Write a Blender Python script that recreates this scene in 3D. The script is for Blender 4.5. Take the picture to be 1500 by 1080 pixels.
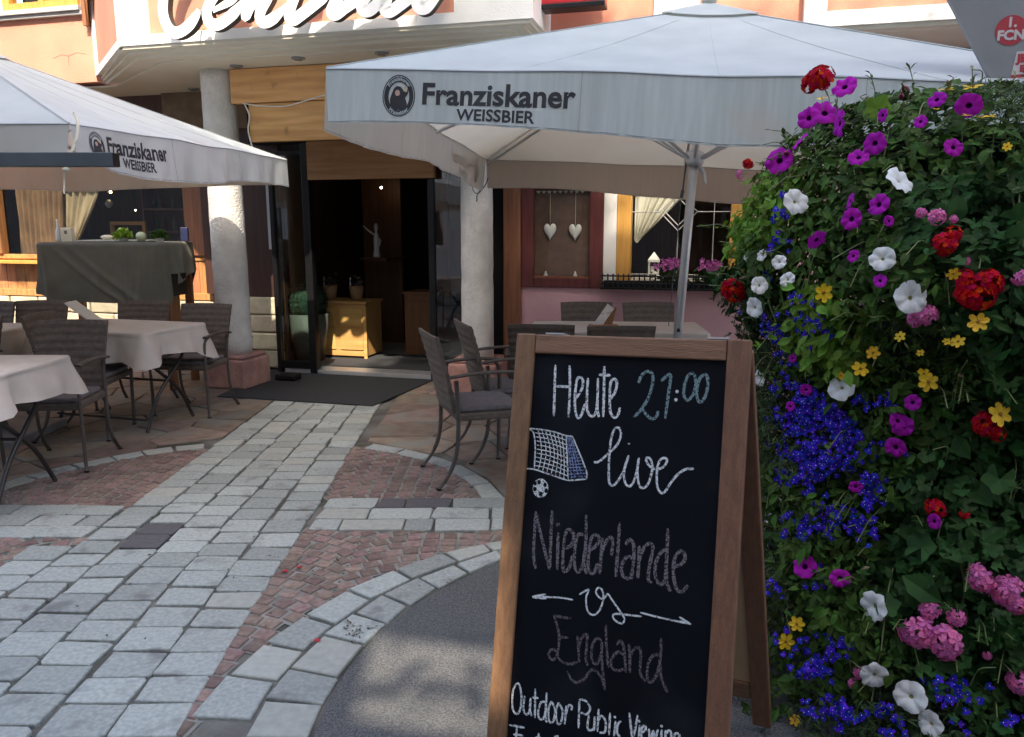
import bpy, math, random
from mathutils import Vector, Matrix, Euler, noise
R = math.radians
rnd = random.Random(7)
sc = bpy.context.scene
for o in list(bpy.data.objects): bpy.data.objects.remove(o)
C = sc.collection

# ---------------------------------------------------------------- camera, sky, sun, exposure
cam = bpy.data.objects.new('camera', bpy.data.cameras.new('camera')); C.objects.link(cam)
cam.location = (0, 0, 1.46); cam.rotation_euler = (R(90 - 10.3), 0, 0)
cam.data.sensor_width = 36; cam.data.lens = 36 * 1130 / 1500; cam.data.clip_end = 600; cam.data.clip_start = .05
sc.camera = cam
FA = R(14.5)                                    # the facade runs 14.5 degrees off the view axis
FO = Vector((0, 5.79, 0)); EU = Vector((math.cos(FA), -math.sin(FA), 0)); EN = Vector((math.sin(FA), math.cos(FA), 0))
def W(u, n, z): return FO + EU * u + EN * n + Vector((0, 0, z))
trav = (EU * -.30 + EN * 1.0 + Vector((0, 0, -1.18))).normalized()
SUNV = -trav
world = bpy.data.worlds.new('World'); sc.world = world; world.use_nodes = True
nt = world.node_tree; nt.nodes.clear()
sky = nt.nodes.new('ShaderNodeTexSky'); sky.sky_type = 'NISHITA'; sky.sun_disc = False; sky.dust_density = 4.0; sky.ozone_density = .55; sky.air_density = 1.0
sky.sun_elevation = math.asin(SUNV.z); sky.sun_rotation = math.atan2(SUNV.x, SUNV.y)
bg = nt.nodes.new('ShaderNodeBackground'); bg.inputs[1].default_value = .15
wo = nt.nodes.new('ShaderNodeOutputWorld'); nt.links.new(sky.outputs[0], bg.inputs[0]); nt.links.new(bg.outputs[0], wo.inputs[0])
sun = bpy.data.objects.new('sun', bpy.data.lights.new('sun', 'SUN')); C.objects.link(sun)
sun.data.energy = 2.0; sun.data.angle = R(.53); sun.data.color = (1, .88, .74)
sun.rotation_euler = trav.to_track_quat('-Z', 'Y').to_euler()
sc.view_settings.view_transform = 'Standard'; sc.view_settings.look = 'None'
sc.view_settings.exposure = 2.15; sc.view_settings.gamma = 1; sc.view_settings.use_curve_mapping = False
sc.render.engine = 'CYCLES'; sc.cycles.max_bounces = 8; sc.cycles.diffuse_bounces = 5; sc.cycles.transparent_max_bounces = 12
sc.cycles.use_denoising = True; sc.cycles.caustics_reflective = False; sc.cycles.caustics_refractive = False
sc.cycles.sample_clamp_indirect = 6

# ---------------------------------------------------------------- materials
MATS = {}
def mat(name, c1, c2=None, rough=.7, metal=0., scale=8., detail=5., bump=0., bscale=None, stretch=None, objvar=0., coord='Object',
        c3=None, scale3=1.5, thr3=.55, translucent=0., spec=.5, island=0., sheen=0.):
    if name in MATS: return MATS[name]
    m = bpy.data.materials.new(name); m.use_nodes = True; MATS[name] = m
    t = m.node_tree; N = t.nodes; L = t.links; p = N['Principled BSDF']
    p.inputs['Roughness'].default_value = rough; p.inputs['Metallic'].default_value = metal
    p.inputs['Specular IOR Level'].default_value = spec
    c2 = c2 or c1
    tc = N.new('ShaderNodeTexCoord'); mp = N.new('ShaderNodeMapping')
    if coord == 'World':
        g = N.new('ShaderNodeNewGeometry'); L.new(g.outputs['Position'], mp.inputs[0])
    else: L.new(tc.outputs['Object'], mp.inputs[0])
    if stretch: mp.inputs['Scale'].default_value = stretch
    nz = N.new('ShaderNodeTexNoise'); nz.inputs['Scale'].default_value = scale; nz.inputs['Detail'].default_value = detail
    L.new(mp.outputs[0], nz.inputs[0])
    cr = N.new('ShaderNodeValToRGB'); cr.color_ramp.elements[0].position = .35; cr.color_ramp.elements[1].position = .68
    cr.color_ramp.elements[0].color = (*c1, 1); cr.color_ramp.elements[1].color = (*c2, 1)
    L.new(nz.outputs['Fac'], cr.inputs[0]); col = cr.outputs[0]
    if c3:
        n3 = N.new('ShaderNodeTexNoise'); n3.inputs['Scale'].default_value = scale3; n3.inputs['Detail'].default_value = 6
        L.new(mp.outputs[0] if coord == 'World' or not stretch else tc.outputs['Object'], n3.inputs[0])
        r3 = N.new('ShaderNodeValToRGB'); r3.color_ramp.elements[0].position = thr3; r3.color_ramp.elements[1].position = thr3 + .12
        L.new(n3.outputs['Fac'], r3.inputs[0])
        mx = N.new('ShaderNodeMix'); mx.data_type = 'RGBA'; L.new(r3.outputs[0], mx.inputs[0]); L.new(col, mx.inputs[6]); mx.inputs[7].default_value = (*c3, 1)
        col = mx.outputs[2]
    if objvar or island:
        hs = N.new('ShaderNodeHueSaturation'); mr = N.new('ShaderNodeMapRange')
        k = objvar or island
        mr.inputs['To Min'].default_value = 1 - k; mr.inputs['To Max'].default_value = 1 + k
        if objvar:
            oi = N.new('ShaderNodeObjectInfo'); L.new(oi.outputs['Random'], mr.inputs[0])
            mm = N.new('ShaderNodeMath'); mm.operation = 'MULTIPLY'; mm.inputs[1].default_value = 37.; L.new(oi.outputs['Random'], mm.inputs[0])
            fr = N.new('ShaderNodeMath'); fr.operation = 'FRACT'; L.new(mm.outputs[0], fr.inputs[0]); src = fr.outputs[0]
        else:
            g2 = N.new('ShaderNodeNewGeometry'); L.new(g2.outputs['Random Per Island'], mr.inputs[0]); src = g2.outputs['Random Per Island']
        L.new(mr.outputs[0], hs.inputs['Value'])
        m2 = N.new('ShaderNodeMapRange'); m2.inputs['To Min'].default_value = .5 - .11 * min(k, .2); m2.inputs['To Max'].default_value = .5 + .10 * min(k, .2)
        L.new(src, m2.inputs[0]); L.new(m2.outputs[0], hs.inputs['Hue'])
        L.new(col, hs.inputs['Color']); col = hs.outputs[0]
    L.new(col, p.inputs['Base Color'])
    if bump:
        nb = N.new('ShaderNodeTexNoise'); nb.inputs['Scale'].default_value = bscale or scale * 4; nb.inputs['Detail'].default_value = 6
        L.new(mp.outputs[0], nb.inputs[0])
        b = N.new('ShaderNodeBump'); b.inputs['Strength'].default_value = min(1, bump); b.inputs['Distance'].default_value = .01
        L.new(nb.outputs['Fac'], b.inputs['Height']); L.new(b.outputs[0], p.inputs['Normal'])
    if translucent:
        out = N['Material Output']; tr = N.new('ShaderNodeBsdfTranslucent'); L.new(col, tr.inputs[0])
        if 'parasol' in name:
            gb = N.new('ShaderNodeNewGeometry'); mi_ = N.new('ShaderNodeMix'); mi_.data_type = 'RGBA'; L.new(gb.outputs['Backfacing'], mi_.inputs[0]); L.new(col, mi_.inputs[6]); mi_.inputs[7].default_value = (.66, .57, .49, 1); L.new(mi_.outputs[2], p.inputs['Base Color'])  # beige underside colour stands in for warm light bounced off the facade
            wm = N.new('ShaderNodeMix'); wm.data_type = 'RGBA'; wm.blend_type = 'MULTIPLY'; wm.inputs[0].default_value = 1; L.new(col, wm.inputs[6]); wm.inputs[7].default_value = (1, .86, .74, 1); L.new(wm.outputs[2], tr.inputs[0])  # warm tint in the cloth also imitates bounced light from below
        ms = N.new('ShaderNodeMixShader'); ms.inputs[0].default_value = translucent
        L.new(p.outputs[0], ms.inputs[1]); L.new(tr.outputs[0], ms.inputs[2]); L.new(ms.outputs[0], out.inputs[0])
    return m
def emis(name, col, s):
    m = bpy.data.materials.new(name); m.use_nodes = True; p = m.node_tree.nodes['Principled BSDF']
    p.inputs['Emission Color'].default_value = (*col, 1); p.inputs['Emission Strength'].default_value = s; p.inputs['Base Color'].default_value = (*col, 1); return m
def glass_mat(name, tint=(.9, .95, .93), refl=1.0, dirt=.0):
    m = bpy.data.materials.new(name); m.use_nodes = True; t = m.node_tree; N = t.nodes; L = t.links; N.clear()
    o = N.new('ShaderNodeOutputMaterial'); tr = N.new('ShaderNodeBsdfTransparent'); tr.inputs[0].default_value = (*tint, 1)
    gl = N.new('ShaderNodeBsdfGlossy'); gl.inputs['Roughness'].default_value = .02
    fr = N.new('ShaderNodeFresnel'); fr.inputs[0].default_value = 1.52
    mu = N.new('ShaderNodeMath'); mu.operation = 'MULTIPLY'; mu.inputs[1].default_value = .75 * refl; L.new(fr.outputs[0], mu.inputs[0])
    mu.use_clamp = True
    nz = N.new('ShaderNodeTexNoise'); nz.inputs['Scale'].default_value = 1.2; b = N.new('ShaderNodeBump'); b.inputs['Strength'].default_value = .08; b.inputs['Distance'].default_value = .02
    L.new(nz.outputs[0], b.inputs['Height']); L.new(b.outputs[0], gl.inputs['Normal'])
    gb = N.new('ShaderNodeNewGeometry'); sb = N.new('ShaderNodeMath'); sb.operation = 'SUBTRACT'; sb.inputs[0].default_value = 1; L.new(gb.outputs['Backfacing'], sb.inputs[1])
    m3 = N.new('ShaderNodeMath'); m3.operation = 'MULTIPLY'; L.new(mu.outputs[0], m3.inputs[0]); L.new(sb.outputs[0], m3.inputs[1]); mu = m3
    mx = N.new('ShaderNodeMixShader'); L.new(mu.outputs[0], mx.inputs[0]); L.new(tr.outputs[0], mx.inputs[1]); L.new(gl.outputs[0], mx.inputs[2])
    L.new(mx.outputs[0], o.inputs[0]); return m

M = dict(
 orange=mat('orange_render', (.60, .25, .16), (.66, .295, .19), .9, scale=2.2, bump=.35, bscale=70, c3=(.55, .23, .145), scale3=.9),
 white=mat('white_plaster', (.74, .73, .66), (.84, .83, .77), .85, scale=3, bump=.25, bscale=60),
 cream=mat('cream_soffit', (.62, .58, .47), (.68, .64, .53), .9, scale=2, bump=.12, bscale=40),
 column=mat('rough_column_plaster', (.60, .585, .54), (.72, .70, .65), .95, scale=9, bump=1, bscale=55, c3=(.57, .555, .51), scale3=5),
 pink=mat('pink_wall', (.68, .40, .42), (.75, .46, .48), .9, scale=4, bump=.5, bscale=70),
 redstone=mat('red_plinth_stone', (.36, .19, .16), (.47, .27, .22), .85, scale=10, bump=.8, bscale=35, c3=(.30, .17, .15), scale3=4),
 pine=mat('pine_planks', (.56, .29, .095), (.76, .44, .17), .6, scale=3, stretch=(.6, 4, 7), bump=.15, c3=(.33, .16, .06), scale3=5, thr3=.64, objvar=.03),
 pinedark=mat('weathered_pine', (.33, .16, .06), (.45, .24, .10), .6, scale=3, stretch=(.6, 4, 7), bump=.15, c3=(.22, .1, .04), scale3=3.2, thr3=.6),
 redwood=mat('reddish_board_wood', (.42, .17, .06), (.58, .27, .10), .6, scale=5, stretch=(9, 9, .4), bump=.2, c3=(.3, .11, .04), scale3=4, thr3=.6, objvar=.18),
 brown=mat('dark_brown_wood', (.045, .018, .011), (.075, .03, .018), .55, scale=5, stretch=(7, 7, .5), bump=.2, objvar=.1),
 midwood=mat('brown_post_wood', (.20, .085, .035), (.30, .13, .055), .55, scale=5, stretch=(8, 8, .5), bump=.2, objvar=.1),
 honey=mat('honey_wood_frame', (.52, .26, .05), (.62, .34, .08), .45, scale=5, stretch=(9, 9, .5), bump=.1),
 maroon=mat('maroon_shutter_wood', (.10, .022, .018), (.14, .035, .03), .5, scale=6, stretch=(6, 6, .6)),
 hallwood=mat('hall_wood', (.10, .045, .02), (.16, .07, .03), .5, scale=5, stretch=(6, 6, .4)),
 black=mat('black_metal', (.012, .012, .013), None, .35, .3),
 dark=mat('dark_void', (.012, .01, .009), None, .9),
 grey_metal=mat('grey_metal', (.22, .23, .24), (.26, .27, .28), .5, .15, scale=6),
 bar=mat('blue_grey_bar', (.07, .09, .105), (.09, .11, .125), .45, .2),
 alu=mat('pole_aluminium', (.55, .56, .57), (.62, .63, .64), .4, .7, scale=10),
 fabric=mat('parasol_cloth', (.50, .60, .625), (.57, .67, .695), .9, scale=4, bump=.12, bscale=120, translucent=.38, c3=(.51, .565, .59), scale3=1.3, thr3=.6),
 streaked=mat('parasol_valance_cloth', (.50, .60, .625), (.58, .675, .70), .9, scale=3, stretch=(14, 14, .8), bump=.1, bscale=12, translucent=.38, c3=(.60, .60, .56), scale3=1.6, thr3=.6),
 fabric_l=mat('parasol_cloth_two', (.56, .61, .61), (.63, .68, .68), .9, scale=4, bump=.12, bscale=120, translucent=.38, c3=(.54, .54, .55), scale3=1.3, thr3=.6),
 print_=mat('dark_print', (.022, .024, .03), None, .8),
 wicker=mat('wicker', (.10, .078, .064), (.15, .118, .096), .65, scale=30, bump=.5, bscale=160),
 chairmetal=mat('chair_frame_paint', (.085, .072, .065), (.11, .095, .085), .45, .3, scale=20),
 cushion=mat('grey_cushion', (.13, .115, .12), (.17, .15, .155), .9, scale=30, bump=.3),
 linen=mat('beige_table_linen', (.56, .50, .44), (.64, .58, .52), .9, scale=5, bump=.15, bscale=200, translucent=.12),
 greycloth=mat('grey_green_cloth', (.15, .15, .122), (.19, .19, .155), .9, scale=5, bump=.2, bscale=150),
 tablemetal=mat('table_frame_metal', (.05, .045, .042), None, .4, .5),
 mat_=mat('black_doormat', (.022, .024, .027), (.035, .037, .04), .95, scale=60, bump=1, bscale=220, coord='World'),
 stone=mat('grey_granite', (.275, .30, .28), (.385, .41, .38), .72, scale=60, bump=.8, bscale=34, objvar=.2, coord='World', c3=(.21, .215, .205), scale3=7, thr3=.58),
 stonewarm=mat('warm_sandstone', (.32, .33, .295), (.39, .40, .355), .75, scale=30, bump=.5, bscale=28, objvar=.1, coord='World'),
 stonedark=mat('charcoal_paver', (.085, .08, .085), (.11, .105, .11), .8, scale=50, bump=.4, bscale=40, coord='World'),
 sett=mat('porphyry', (.175, .115, .095), (.26, .185, .155), .75, scale=40, bump=.6, bscale=40, objvar=.28, coord='World', c3=(.14, .1, .085), scale3=8),
 flag=mat('porphyry_flagstone', (.17, .125, .095), (.26, .20, .155), .75, scale=9, bump=.6, bscale=22, objvar=.26, coord='World', c3=(.2, .19, .16), scale3=3, thr3=.5),
 joint=mat('joint_sand', (.055, .052, .045), (.20, .19, .165), .95, scale=3, bump=.8, bscale=90, coord='World', c3=(.035, .05, .02), scale3=2.2, thr3=.56),
 mortar=mat('light_mortar', (.16, .18, .155), (.30, .28, .25), .95, scale=14, bump=.4, bscale=90, coord='World'),
 asphalt=mat('asphalt', (.06, .062, .062), (.175, .175, .17), .85, scale=150, bump=1, bscale=160, coord='World', c3=(.062, .066, .07), scale3=1.8),
 boardwood=mat('stained_frame_wood', (.15, .072, .036), (.21, .105, .052), .55, scale=9, stretch=(11, 9, .9), bump=.3, bscale=40, objvar=.08),
 boardwood_h=mat('stained_rail_wood', (.17, .085, .045), (.25, .13, .07), .55, scale=6, stretch=(.9, 9, 11), bump=.3, bscale=40),
 ply=mat('hardboard_back', (.40, .27, .15), (.46, .31, .18), .6, scale=12),
 slate=mat('chalkboard_black', (.0025, .0035, .006), (.004, .0055, .009), .7, spec=.12, scale=5, c3=(.012, .0145, .0175), scale3=2.6, thr3=.50),
 curtain=mat('cream_curtain', (.74, .71, .58), (.82, .80, .68), .9, scale=6, translucent=.35),
 curtainbrown=mat('tan_curtain', (.12, .07, .035), (.20, .125, .065), .9, scale=6, translucent=.2),
 curtainmid=mat('beige_curtain', (.26, .21, .13), (.36, .30, .19), .9, scale=6, translucent=.25),
 chestwood=mat('honey_chest_wood', (.62, .36, .10), (.76, .47, .16), .5, scale=5, stretch=(.6, 6, 6), bump=.1, objvar=.08),
 pot=mat('wooden_bucket', (.34, .20, .09), (.42, .26, .12), .7, scale=12),
 planter=mat('grey_planter', (.05, .054, .046), (.07, .074, .064), .6, scale=6),
 greenpot=mat('dark_green_plastic', (.010, .022, .017), (.016, .03, .024), .45, scale=6),
 box=mat('boxwood_green', (.005, .03, .014), (.009, .05, .023), .6, scale=60, bump=1, bscale=120),
 lime=mat('lime_leaf', (.22, .36, .03), (.30, .45, .05), .5, island=.2),
 ceramic=mat('white_ceramic', (.72, .70, .64), (.78, .76, .7), .3),
 red=mat('red_panel', (.42, .012, .02), (.48, .015, .025), .45),
 stonewall=mat('rubble_stone', (.42, .36, .25), (.55, .48, .34), .85, scale=8, bump=.7, bscale=25, objvar=.22),
 letterwhite=mat('sign_letter_white', (.84, .84, .80), None, .45), letterside=mat('sign_letter_side', (.05, .045, .035), None, .6),
)
M['glass'] = glass_mat('window_glass', (.975, .985, .975)); M['glassdoor'] = glass_mat('door_glass', (.86, .93, .90), 4.0)

# ---------------------------------------------------------------- object helpers
def tag(o, label=None, cat=None, group=None, kind=None):
    if label: o['label'] = label
    if cat: o['category'] = cat
    if group: o['group'] = group
    if kind: o['kind'] = kind
    return o
def empty(name, loc=(0, 0, 0), rz=0):
    o = bpy.data.objects.new(name, None); C.objects.link(o); o.location = loc; o.rotation_euler = (0, 0, rz); o.empty_display_size = .1; return o
def thing(name, label, cat, loc=(0, 0, 0), rz=0, group=None):
    return tag(empty(name, loc, rz), label, cat, group)
def fthing(name, label, cat, u, n, z, group=None, rz=0): return thing(name, label, cat, W(u, n, z), -FA + rz, group)
class MB:
    def __init__(s): s.v = []; s.f = []; s.m = []
    def add(s, vs, fs, mi=0):
        b = len(s.v); s.v += [tuple(p) for p in vs]; s.f += [tuple(i + b for i in f) for f in fs]; s.m += [mi] * len(fs); return s
    def box(s, x0, x1, y0, y1, z0, z1, mi=0):
        return s.add([(x0, y0, z0), (x1, y0, z0), (x1, y1, z0), (x0, y1, z0), (x0, y0, z1), (x1, y0, z1), (x1, y1, z1), (x0, y1, z1)],
                     [(0, 3, 2, 1), (4, 5, 6, 7), (0, 1, 5, 4), (1, 2, 6, 5), (2, 3, 7, 6), (3, 0, 4, 7)], mi)
    def prism(s, poly, z0, z1, mi=0):        # poly in xy, ccw
        n = len(poly)
        return s.add([(x, y, z0) for x, y in poly] + [(x, y, z1) for x, y in poly],
                     [tuple(range(n))[::-1], tuple(range(n, 2 * n))] + [(i, (i + 1) % n, n + (i + 1) % n, n + i) for i in range(n)], mi)
    def tube(s, pts, r, seg=8, mi=0, flat=1.0, caps=True):
        pts = [Vector(p) for p in pts]; n = len(pts); rs = r if isinstance(r, (list, tuple)) else [r] * n
        vs = []; prev = None
        for i, p in enumerate(pts):
            t = (pts[min(i + 1, n - 1)] - pts[max(i - 1, 0)]).normalized()
            ref = Vector((0, 0, 1)) if abs(t.z) < .9 else Vector((1, 0, 0))
            a = t.cross(ref).normalized()
            if prev is not None and a.dot(prev) < 0: a = -a
            prev = a; b = t.cross(a).normalized()
            for k in range(seg):
                w = 2 * math.pi * k / seg; vs.append(p + a * math.cos(w) * rs[i] + b * math.sin(w) * rs[i] * flat)
        fs = [(i * seg + k, i * seg + (k + 1) % seg, (i + 1) * seg + (k + 1) % seg, (i + 1) * seg + k) for i in range(n - 1) for k in range(seg)]
        if caps: fs += [tuple(range(seg)), tuple((n - 1) * seg + k for k in range(seg))[::-1]]
        return s.add(vs, fs, mi)
    def lathe(s, prof, c=(0, 0, 0), seg=20, mi=0):
        vs = [(c[0] + r * math.cos(2 * math.pi * k / seg), c[1] + r * math.sin(2 * math.pi * k / seg), c[2] + z) for r, z in prof for k in range(seg)]
        fs = [(i * seg + k, i * seg + (k + 1) % seg, (i + 1) * seg + (k + 1) % seg, (i + 1) * seg + k) for i in range(len(prof) - 1) for k in range(seg)]
        fs += [tuple(range(seg))[::-1], tuple((len(prof) - 1) * seg + k for k in range(seg))]
        return s.add(vs, fs, mi)
    def ball(s, c, r, seg=10, rings=6, sc_=(1, 1, 1), mi=0):
        prof = [(math.sin(math.pi * (i + .02) / (rings + .04)) * r, -math.cos(math.pi * (i + .02) / (rings + .04)) * r) for i in range(rings + 1)]
        b = len(s.v); s.lathe(prof, (0, 0, 0), seg, mi)
        for i in range(b, len(s.v)):
            x, y, z = s.v[i]; s.v[i] = (x * sc_[0] + c[0], y * sc_[1] + c[1], z * sc_[2] + c[2])
        return s
    def xf(s, mtx):
        s.v = [tuple(mtx @ Vector(p)) for p in s.v]; return s
    def mesh(s, name, mats, smooth=False):
        me = bpy.data.meshes.new(name); me.from_pydata(s.v, [], s.f); 
        for m in (mats if isinstance(mats, (list, tuple)) else [mats]): me.materials.append(m)
        if any(s.m): me.polygons.foreach_set('material_index', s.m)
        if smooth: me.polygons.foreach_set('use_smooth', [True] * len(me.polygons))
        me.update(); return me
    def build(s, name, mats, parent=None, smooth=False, bevel=0, auto=False):
        o = bpy.data.objects.new(name, s.mesh(name, mats, smooth)); C.objects.link(o)
        if parent is not None: o.parent = parent
        if bevel:
            b = o.modifiers.new('bevel', 'BEVEL'); b.width = bevel; b.segments = 2; b.limit_method = 'ANGLE'; b.angle_limit = R(40)
        return o
def inst(name, me, parent, loc=(0, 0, 0), rot=None, scale=(1, 1, 1)):
    o = bpy.data.objects.new(name, me); C.objects.link(o); o.location = loc; o.scale = scale
    if rot is not None: o.rotation_euler = rot
    if parent is not None: o.parent = parent
    return o
def copy_tree(o, parent=None):
    c = o.copy(); C.objects.link(c); c.parent = parent
    for ch in list(o.children): copy_tree(ch, c)
    return c
def cat_rom(pts, n=5, closed=False):
    out = []; P = [Vector(p) for p in pts]
    if len(P) < 3: return P
    m = len(P)
    for i in range(m - 1):
        p0 = P[i - 1] if i else P[0] * 2 - P[1]; p1 = P[i]; p2 = P[i + 1]; p3 = P[i + 2] if i + 2 < m else P[-1] * 2 - P[-2]
        for k in range(n):
            t = k / n
            out.append(.5 * ((2 * p1) + (p2 - p0) * t + (2 * p0 - 5 * p1 + 4 * p2 - p3) * t * t + (3 * p1 - p0 - 3 * p2 + p3) * t ** 3))
    out.append(P[-1]); return out
def text_polys(s, size=1., bold=0.):
    cu = bpy.data.curves.new('t', 'FONT'); cu.body = s; cu.size = size; cu.offset = bold; cu.resolution_u = 3; cu.align_x = 'LEFT'
    o = bpy.data.objects.new('t', cu); C.objects.link(o); bpy.context.view_layer.update()
    me = bpy.data.meshes.new_from_object(o); vs = [tuple(v.co) for v in me.vertices]; fs = [tuple(p.vertices) for p in me.polygons]
    bpy.data.objects.remove(o); bpy.data.curves.remove(cu); bpy.data.meshes.remove(me); return vs, fs

# traced handwriting (mm on the board), sign strokes (mm on the facade) and flower positions (degrees and mm on the tower)
HEUTE=[[(130,91),(132,138),(137,244)],[(175,91),(181,155),(184,244)],[(136,155),(179,154)],[(202,189),(218,160),(221,137),(213,125),(202,131),(199,172),(202,217),(212,243),(223,234),(232,200)],[(235,125),(236,170),(239,215),(251,235),(264,230),(269,198),(266,124)],[(268,168),(271,216),(277,237)],[(283,88),(287,167),(290,236)],[(268,114),(304,114)],[(307,183),(320,162),(324,136),(316,124),(305,137),(306,185),(311,221),(324,235),(334,225),(338,205)],[(499,150),(500,151)],[(497,173),(498,175)]]
TIME=[[(388,132),(394,112),(409,98),(426,105),(428,134),(418,174),(402,204),(381,231)],[(400,200),(414,218),(433,231),(445,223),(449,208)],[(451,123),(477,104),(475,156),(470,228)],[(535,96),(523,111),(517,147),(522,168),(532,171),(545,152),(549,124),(543,100),(535,96)],[(570,98),(558,113),(553,145),(557,169),(567,175),(578,154),(582,122),(577,101),(570,98)]]
LIVE=[[(271,368),(286,365),(311,341),(336,313),(346,283),(340,265),(327,267),(318,297),(316,351),(320,416),(331,429),(343,419),(360,387),(373,339)],[(373,339),(363,380),(367,415),(381,426),(393,409),(400,376),(403,343)],[(403,343),(401,379),(408,418),(421,426),(435,411),(443,372),(438,347),(428,340),(424,349),(437,365),(457,370),(475,361),(483,343),(475,337),(463,345),(457,370),(460,416),(472,434),(483,429),(499,401),(515,379),(535,363),(558,359)],[(370,304),(372,308)]]
GOAL=[[(58,286),(60,407)],[(58,286),(76,299),(85,342),(87,407)],[(60,407),(87,407),(124,414),(196,429)],[(196,429),(252,419)],[(252,419),(248,391),(200,299)],[(200,299),(180,299),(131,289),(58,286)],[(180,299),(197,429)]]
NET=[[(89,288),(98,312),(104,336),(106,360),(104,385),(99,410)],[(102,289),(112,313),(119,338),(121,362),(118,387),(113,413)],[(115,291),(125,315),(132,340),(135,365),(132,390),(127,415)],[(128,292),(138,317),(145,342),(148,367),(146,392),(141,418)],[(141,294),(150,319),(157,344),(159,369),(158,395),(155,421)],[(154,296),(162,321),(167,346),(170,372),(171,398),(169,424)],[(167,297),(172,323),(177,349),(180,375),(182,401),(183,427)],[(80,298),(106,299),(131,301),(156,306),(181,312)],[(84,310),(109,311),(134,314),(158,319),(183,325)],[(87,322),(111,323),(136,326),(160,331),(185,338)],[(89,334),(113,335),(138,339),(162,344),(187,351)],[(90,346),(115,348),(139,351),(164,357),(188,364)],[(91,358),(116,360),(140,364),(165,370),(190,377)],[(90,370),(116,373),(141,377),(166,383),(192,390)],[(89,382),(115,385),(141,389),(167,395),(193,403)],[(87,395),(114,397),(141,402),(168,408),(195,416)]]
SIDE=[[(181,308),(204,308)],[(182,317),(209,316)],[(183,327),(213,325)],[(185,336),(218,333)],[(186,346),(222,342)],[(187,355),(226,350)],[(188,364),(231,359)],[(189,373),(235,367)],[(191,383),(240,376)],[(192,392),(244,384)],[(193,401),(248,393)],[(194,411),(249,402)],[(196,420),(250,410)],[(184,299),(208,427)],[(188,299),(219,425)],[(192,299),(230,423)],[(196,299),(241,421)]]
BALL=[[(136,457),(136,466),(133,474),(128,481),(121,486),(114,488),(106,488),(98,485),(92,479),(88,471),(86,463),(87,454),(90,445),(95,439),(102,434),(109,432),(117,432),(124,436),(130,441),(135,449)]]
SPOTS=[[(112,443),(110,448),(105,450),(101,447),(100,441),(104,436),(109,437)],[(131,448),(129,454),(124,456),(120,452),(120,446),(123,442),(129,443)],[(136,466),(134,471),(129,473),(125,470),(125,464),(128,459),(134,460)],[(120,476),(118,482),(113,484),(108,481),(108,475),(112,470),(117,471)],[(100,464),(98,470),(93,472),(89,468),(88,462),(92,458),(98,459)],[(99,447),(97,453),(92,455),(88,451),(87,445),(91,441),(97,442)]]
NIED=[[(114,697),(104,652),(101,530)],[(101,530),(124,598),(158,693)],[(153,521),(155,597),(159,693)],[(177,583),(182,689)],[(170,561),(180,558)],[(199,626),(219,614),(226,591),(218,572),(203,574),(197,610),(197,654),(202,690),(217,680),(226,642)],[(255,578),(237,583),(232,623),(235,670),(246,687),(258,667),(264,612),(259,521)],[(264,612),(261,655),(272,688)],[(274,621),(292,608),(303,588),(296,575),(281,582),(276,617),(275,661),(285,684),(296,677),(303,653)],[(312,580),(312,630),(311,682)],[(311,630),(322,593),(335,575),(343,586),(342,626)],[(360,530),(360,605),(359,684)],[(381,590),(391,574),(403,585),(407,623),(404,682)],[(404,624),(387,623),(374,649),(378,675),(395,682),(405,666)],[(420,586),(422,632),(422,677)],[(421,632),(434,591),(449,577),(459,588),(452,645),(452,676),(462,684)],[(496,586),(481,599),(469,632),(473,669),(487,684),(498,665),(499,603),(497,529)],[(501,637),(504,675),(515,699)],[(520,629),(537,623),(549,606),(545,588),(532,588),(521,610),(520,648),(531,688),(547,694),(561,674)]]
VS=[[(237,767),(192,768),(110,779)],[(110,779),(152,765)],[(111,781),(155,777)],[(255,749),(282,731),(276,755),(283,790),(301,799),(318,783),(327,750),(322,726),(310,721),(304,734),(314,747),(327,749),(339,732)],[(339,732),(359,755),(383,781),(392,795),(385,808),(366,803),(358,792),(365,785),(391,782),(440,779)],[(435,769),(491,773),(576,776)],[(576,776),(543,762)],[(576,776),(545,773)]]
ENGLAND=[[(235,819),(212,822),(182,820)],[(182,820),(199,862),(204,897),(200,930),(188,947),(175,937),(180,920),(198,920),(205,937),(225,949),(248,946),(263,938)],[(200,880),(231,875)],[(258,866),(264,904),(269,938)],[(265,896),(273,866),(286,857),(288,881),(287,921),(294,942)],[(330,866),(315,862),(303,889),(306,924),(320,932),(331,905),(332,869)],[(330,870),(336,925),(349,999)],[(349,999),(337,967),(317,950),(304,954),(286,981),(266,995),(248,989),(234,970)],[(339,819),(345,871),(355,935)],[(373,869),(385,856),(395,872),(402,912),(406,939)],[(397,892),(380,887),(363,909),(365,933),(383,938),(399,930)],[(409,860),(414,896),(417,937)],[(415,895),(426,869),(440,866),(445,889),(446,931),(462,951)],[(497,872),(477,880),(465,913),(469,947),(481,947),(493,921),(499,879),(498,828)],[(499,893),(505,932),(524,968)]]
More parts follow.
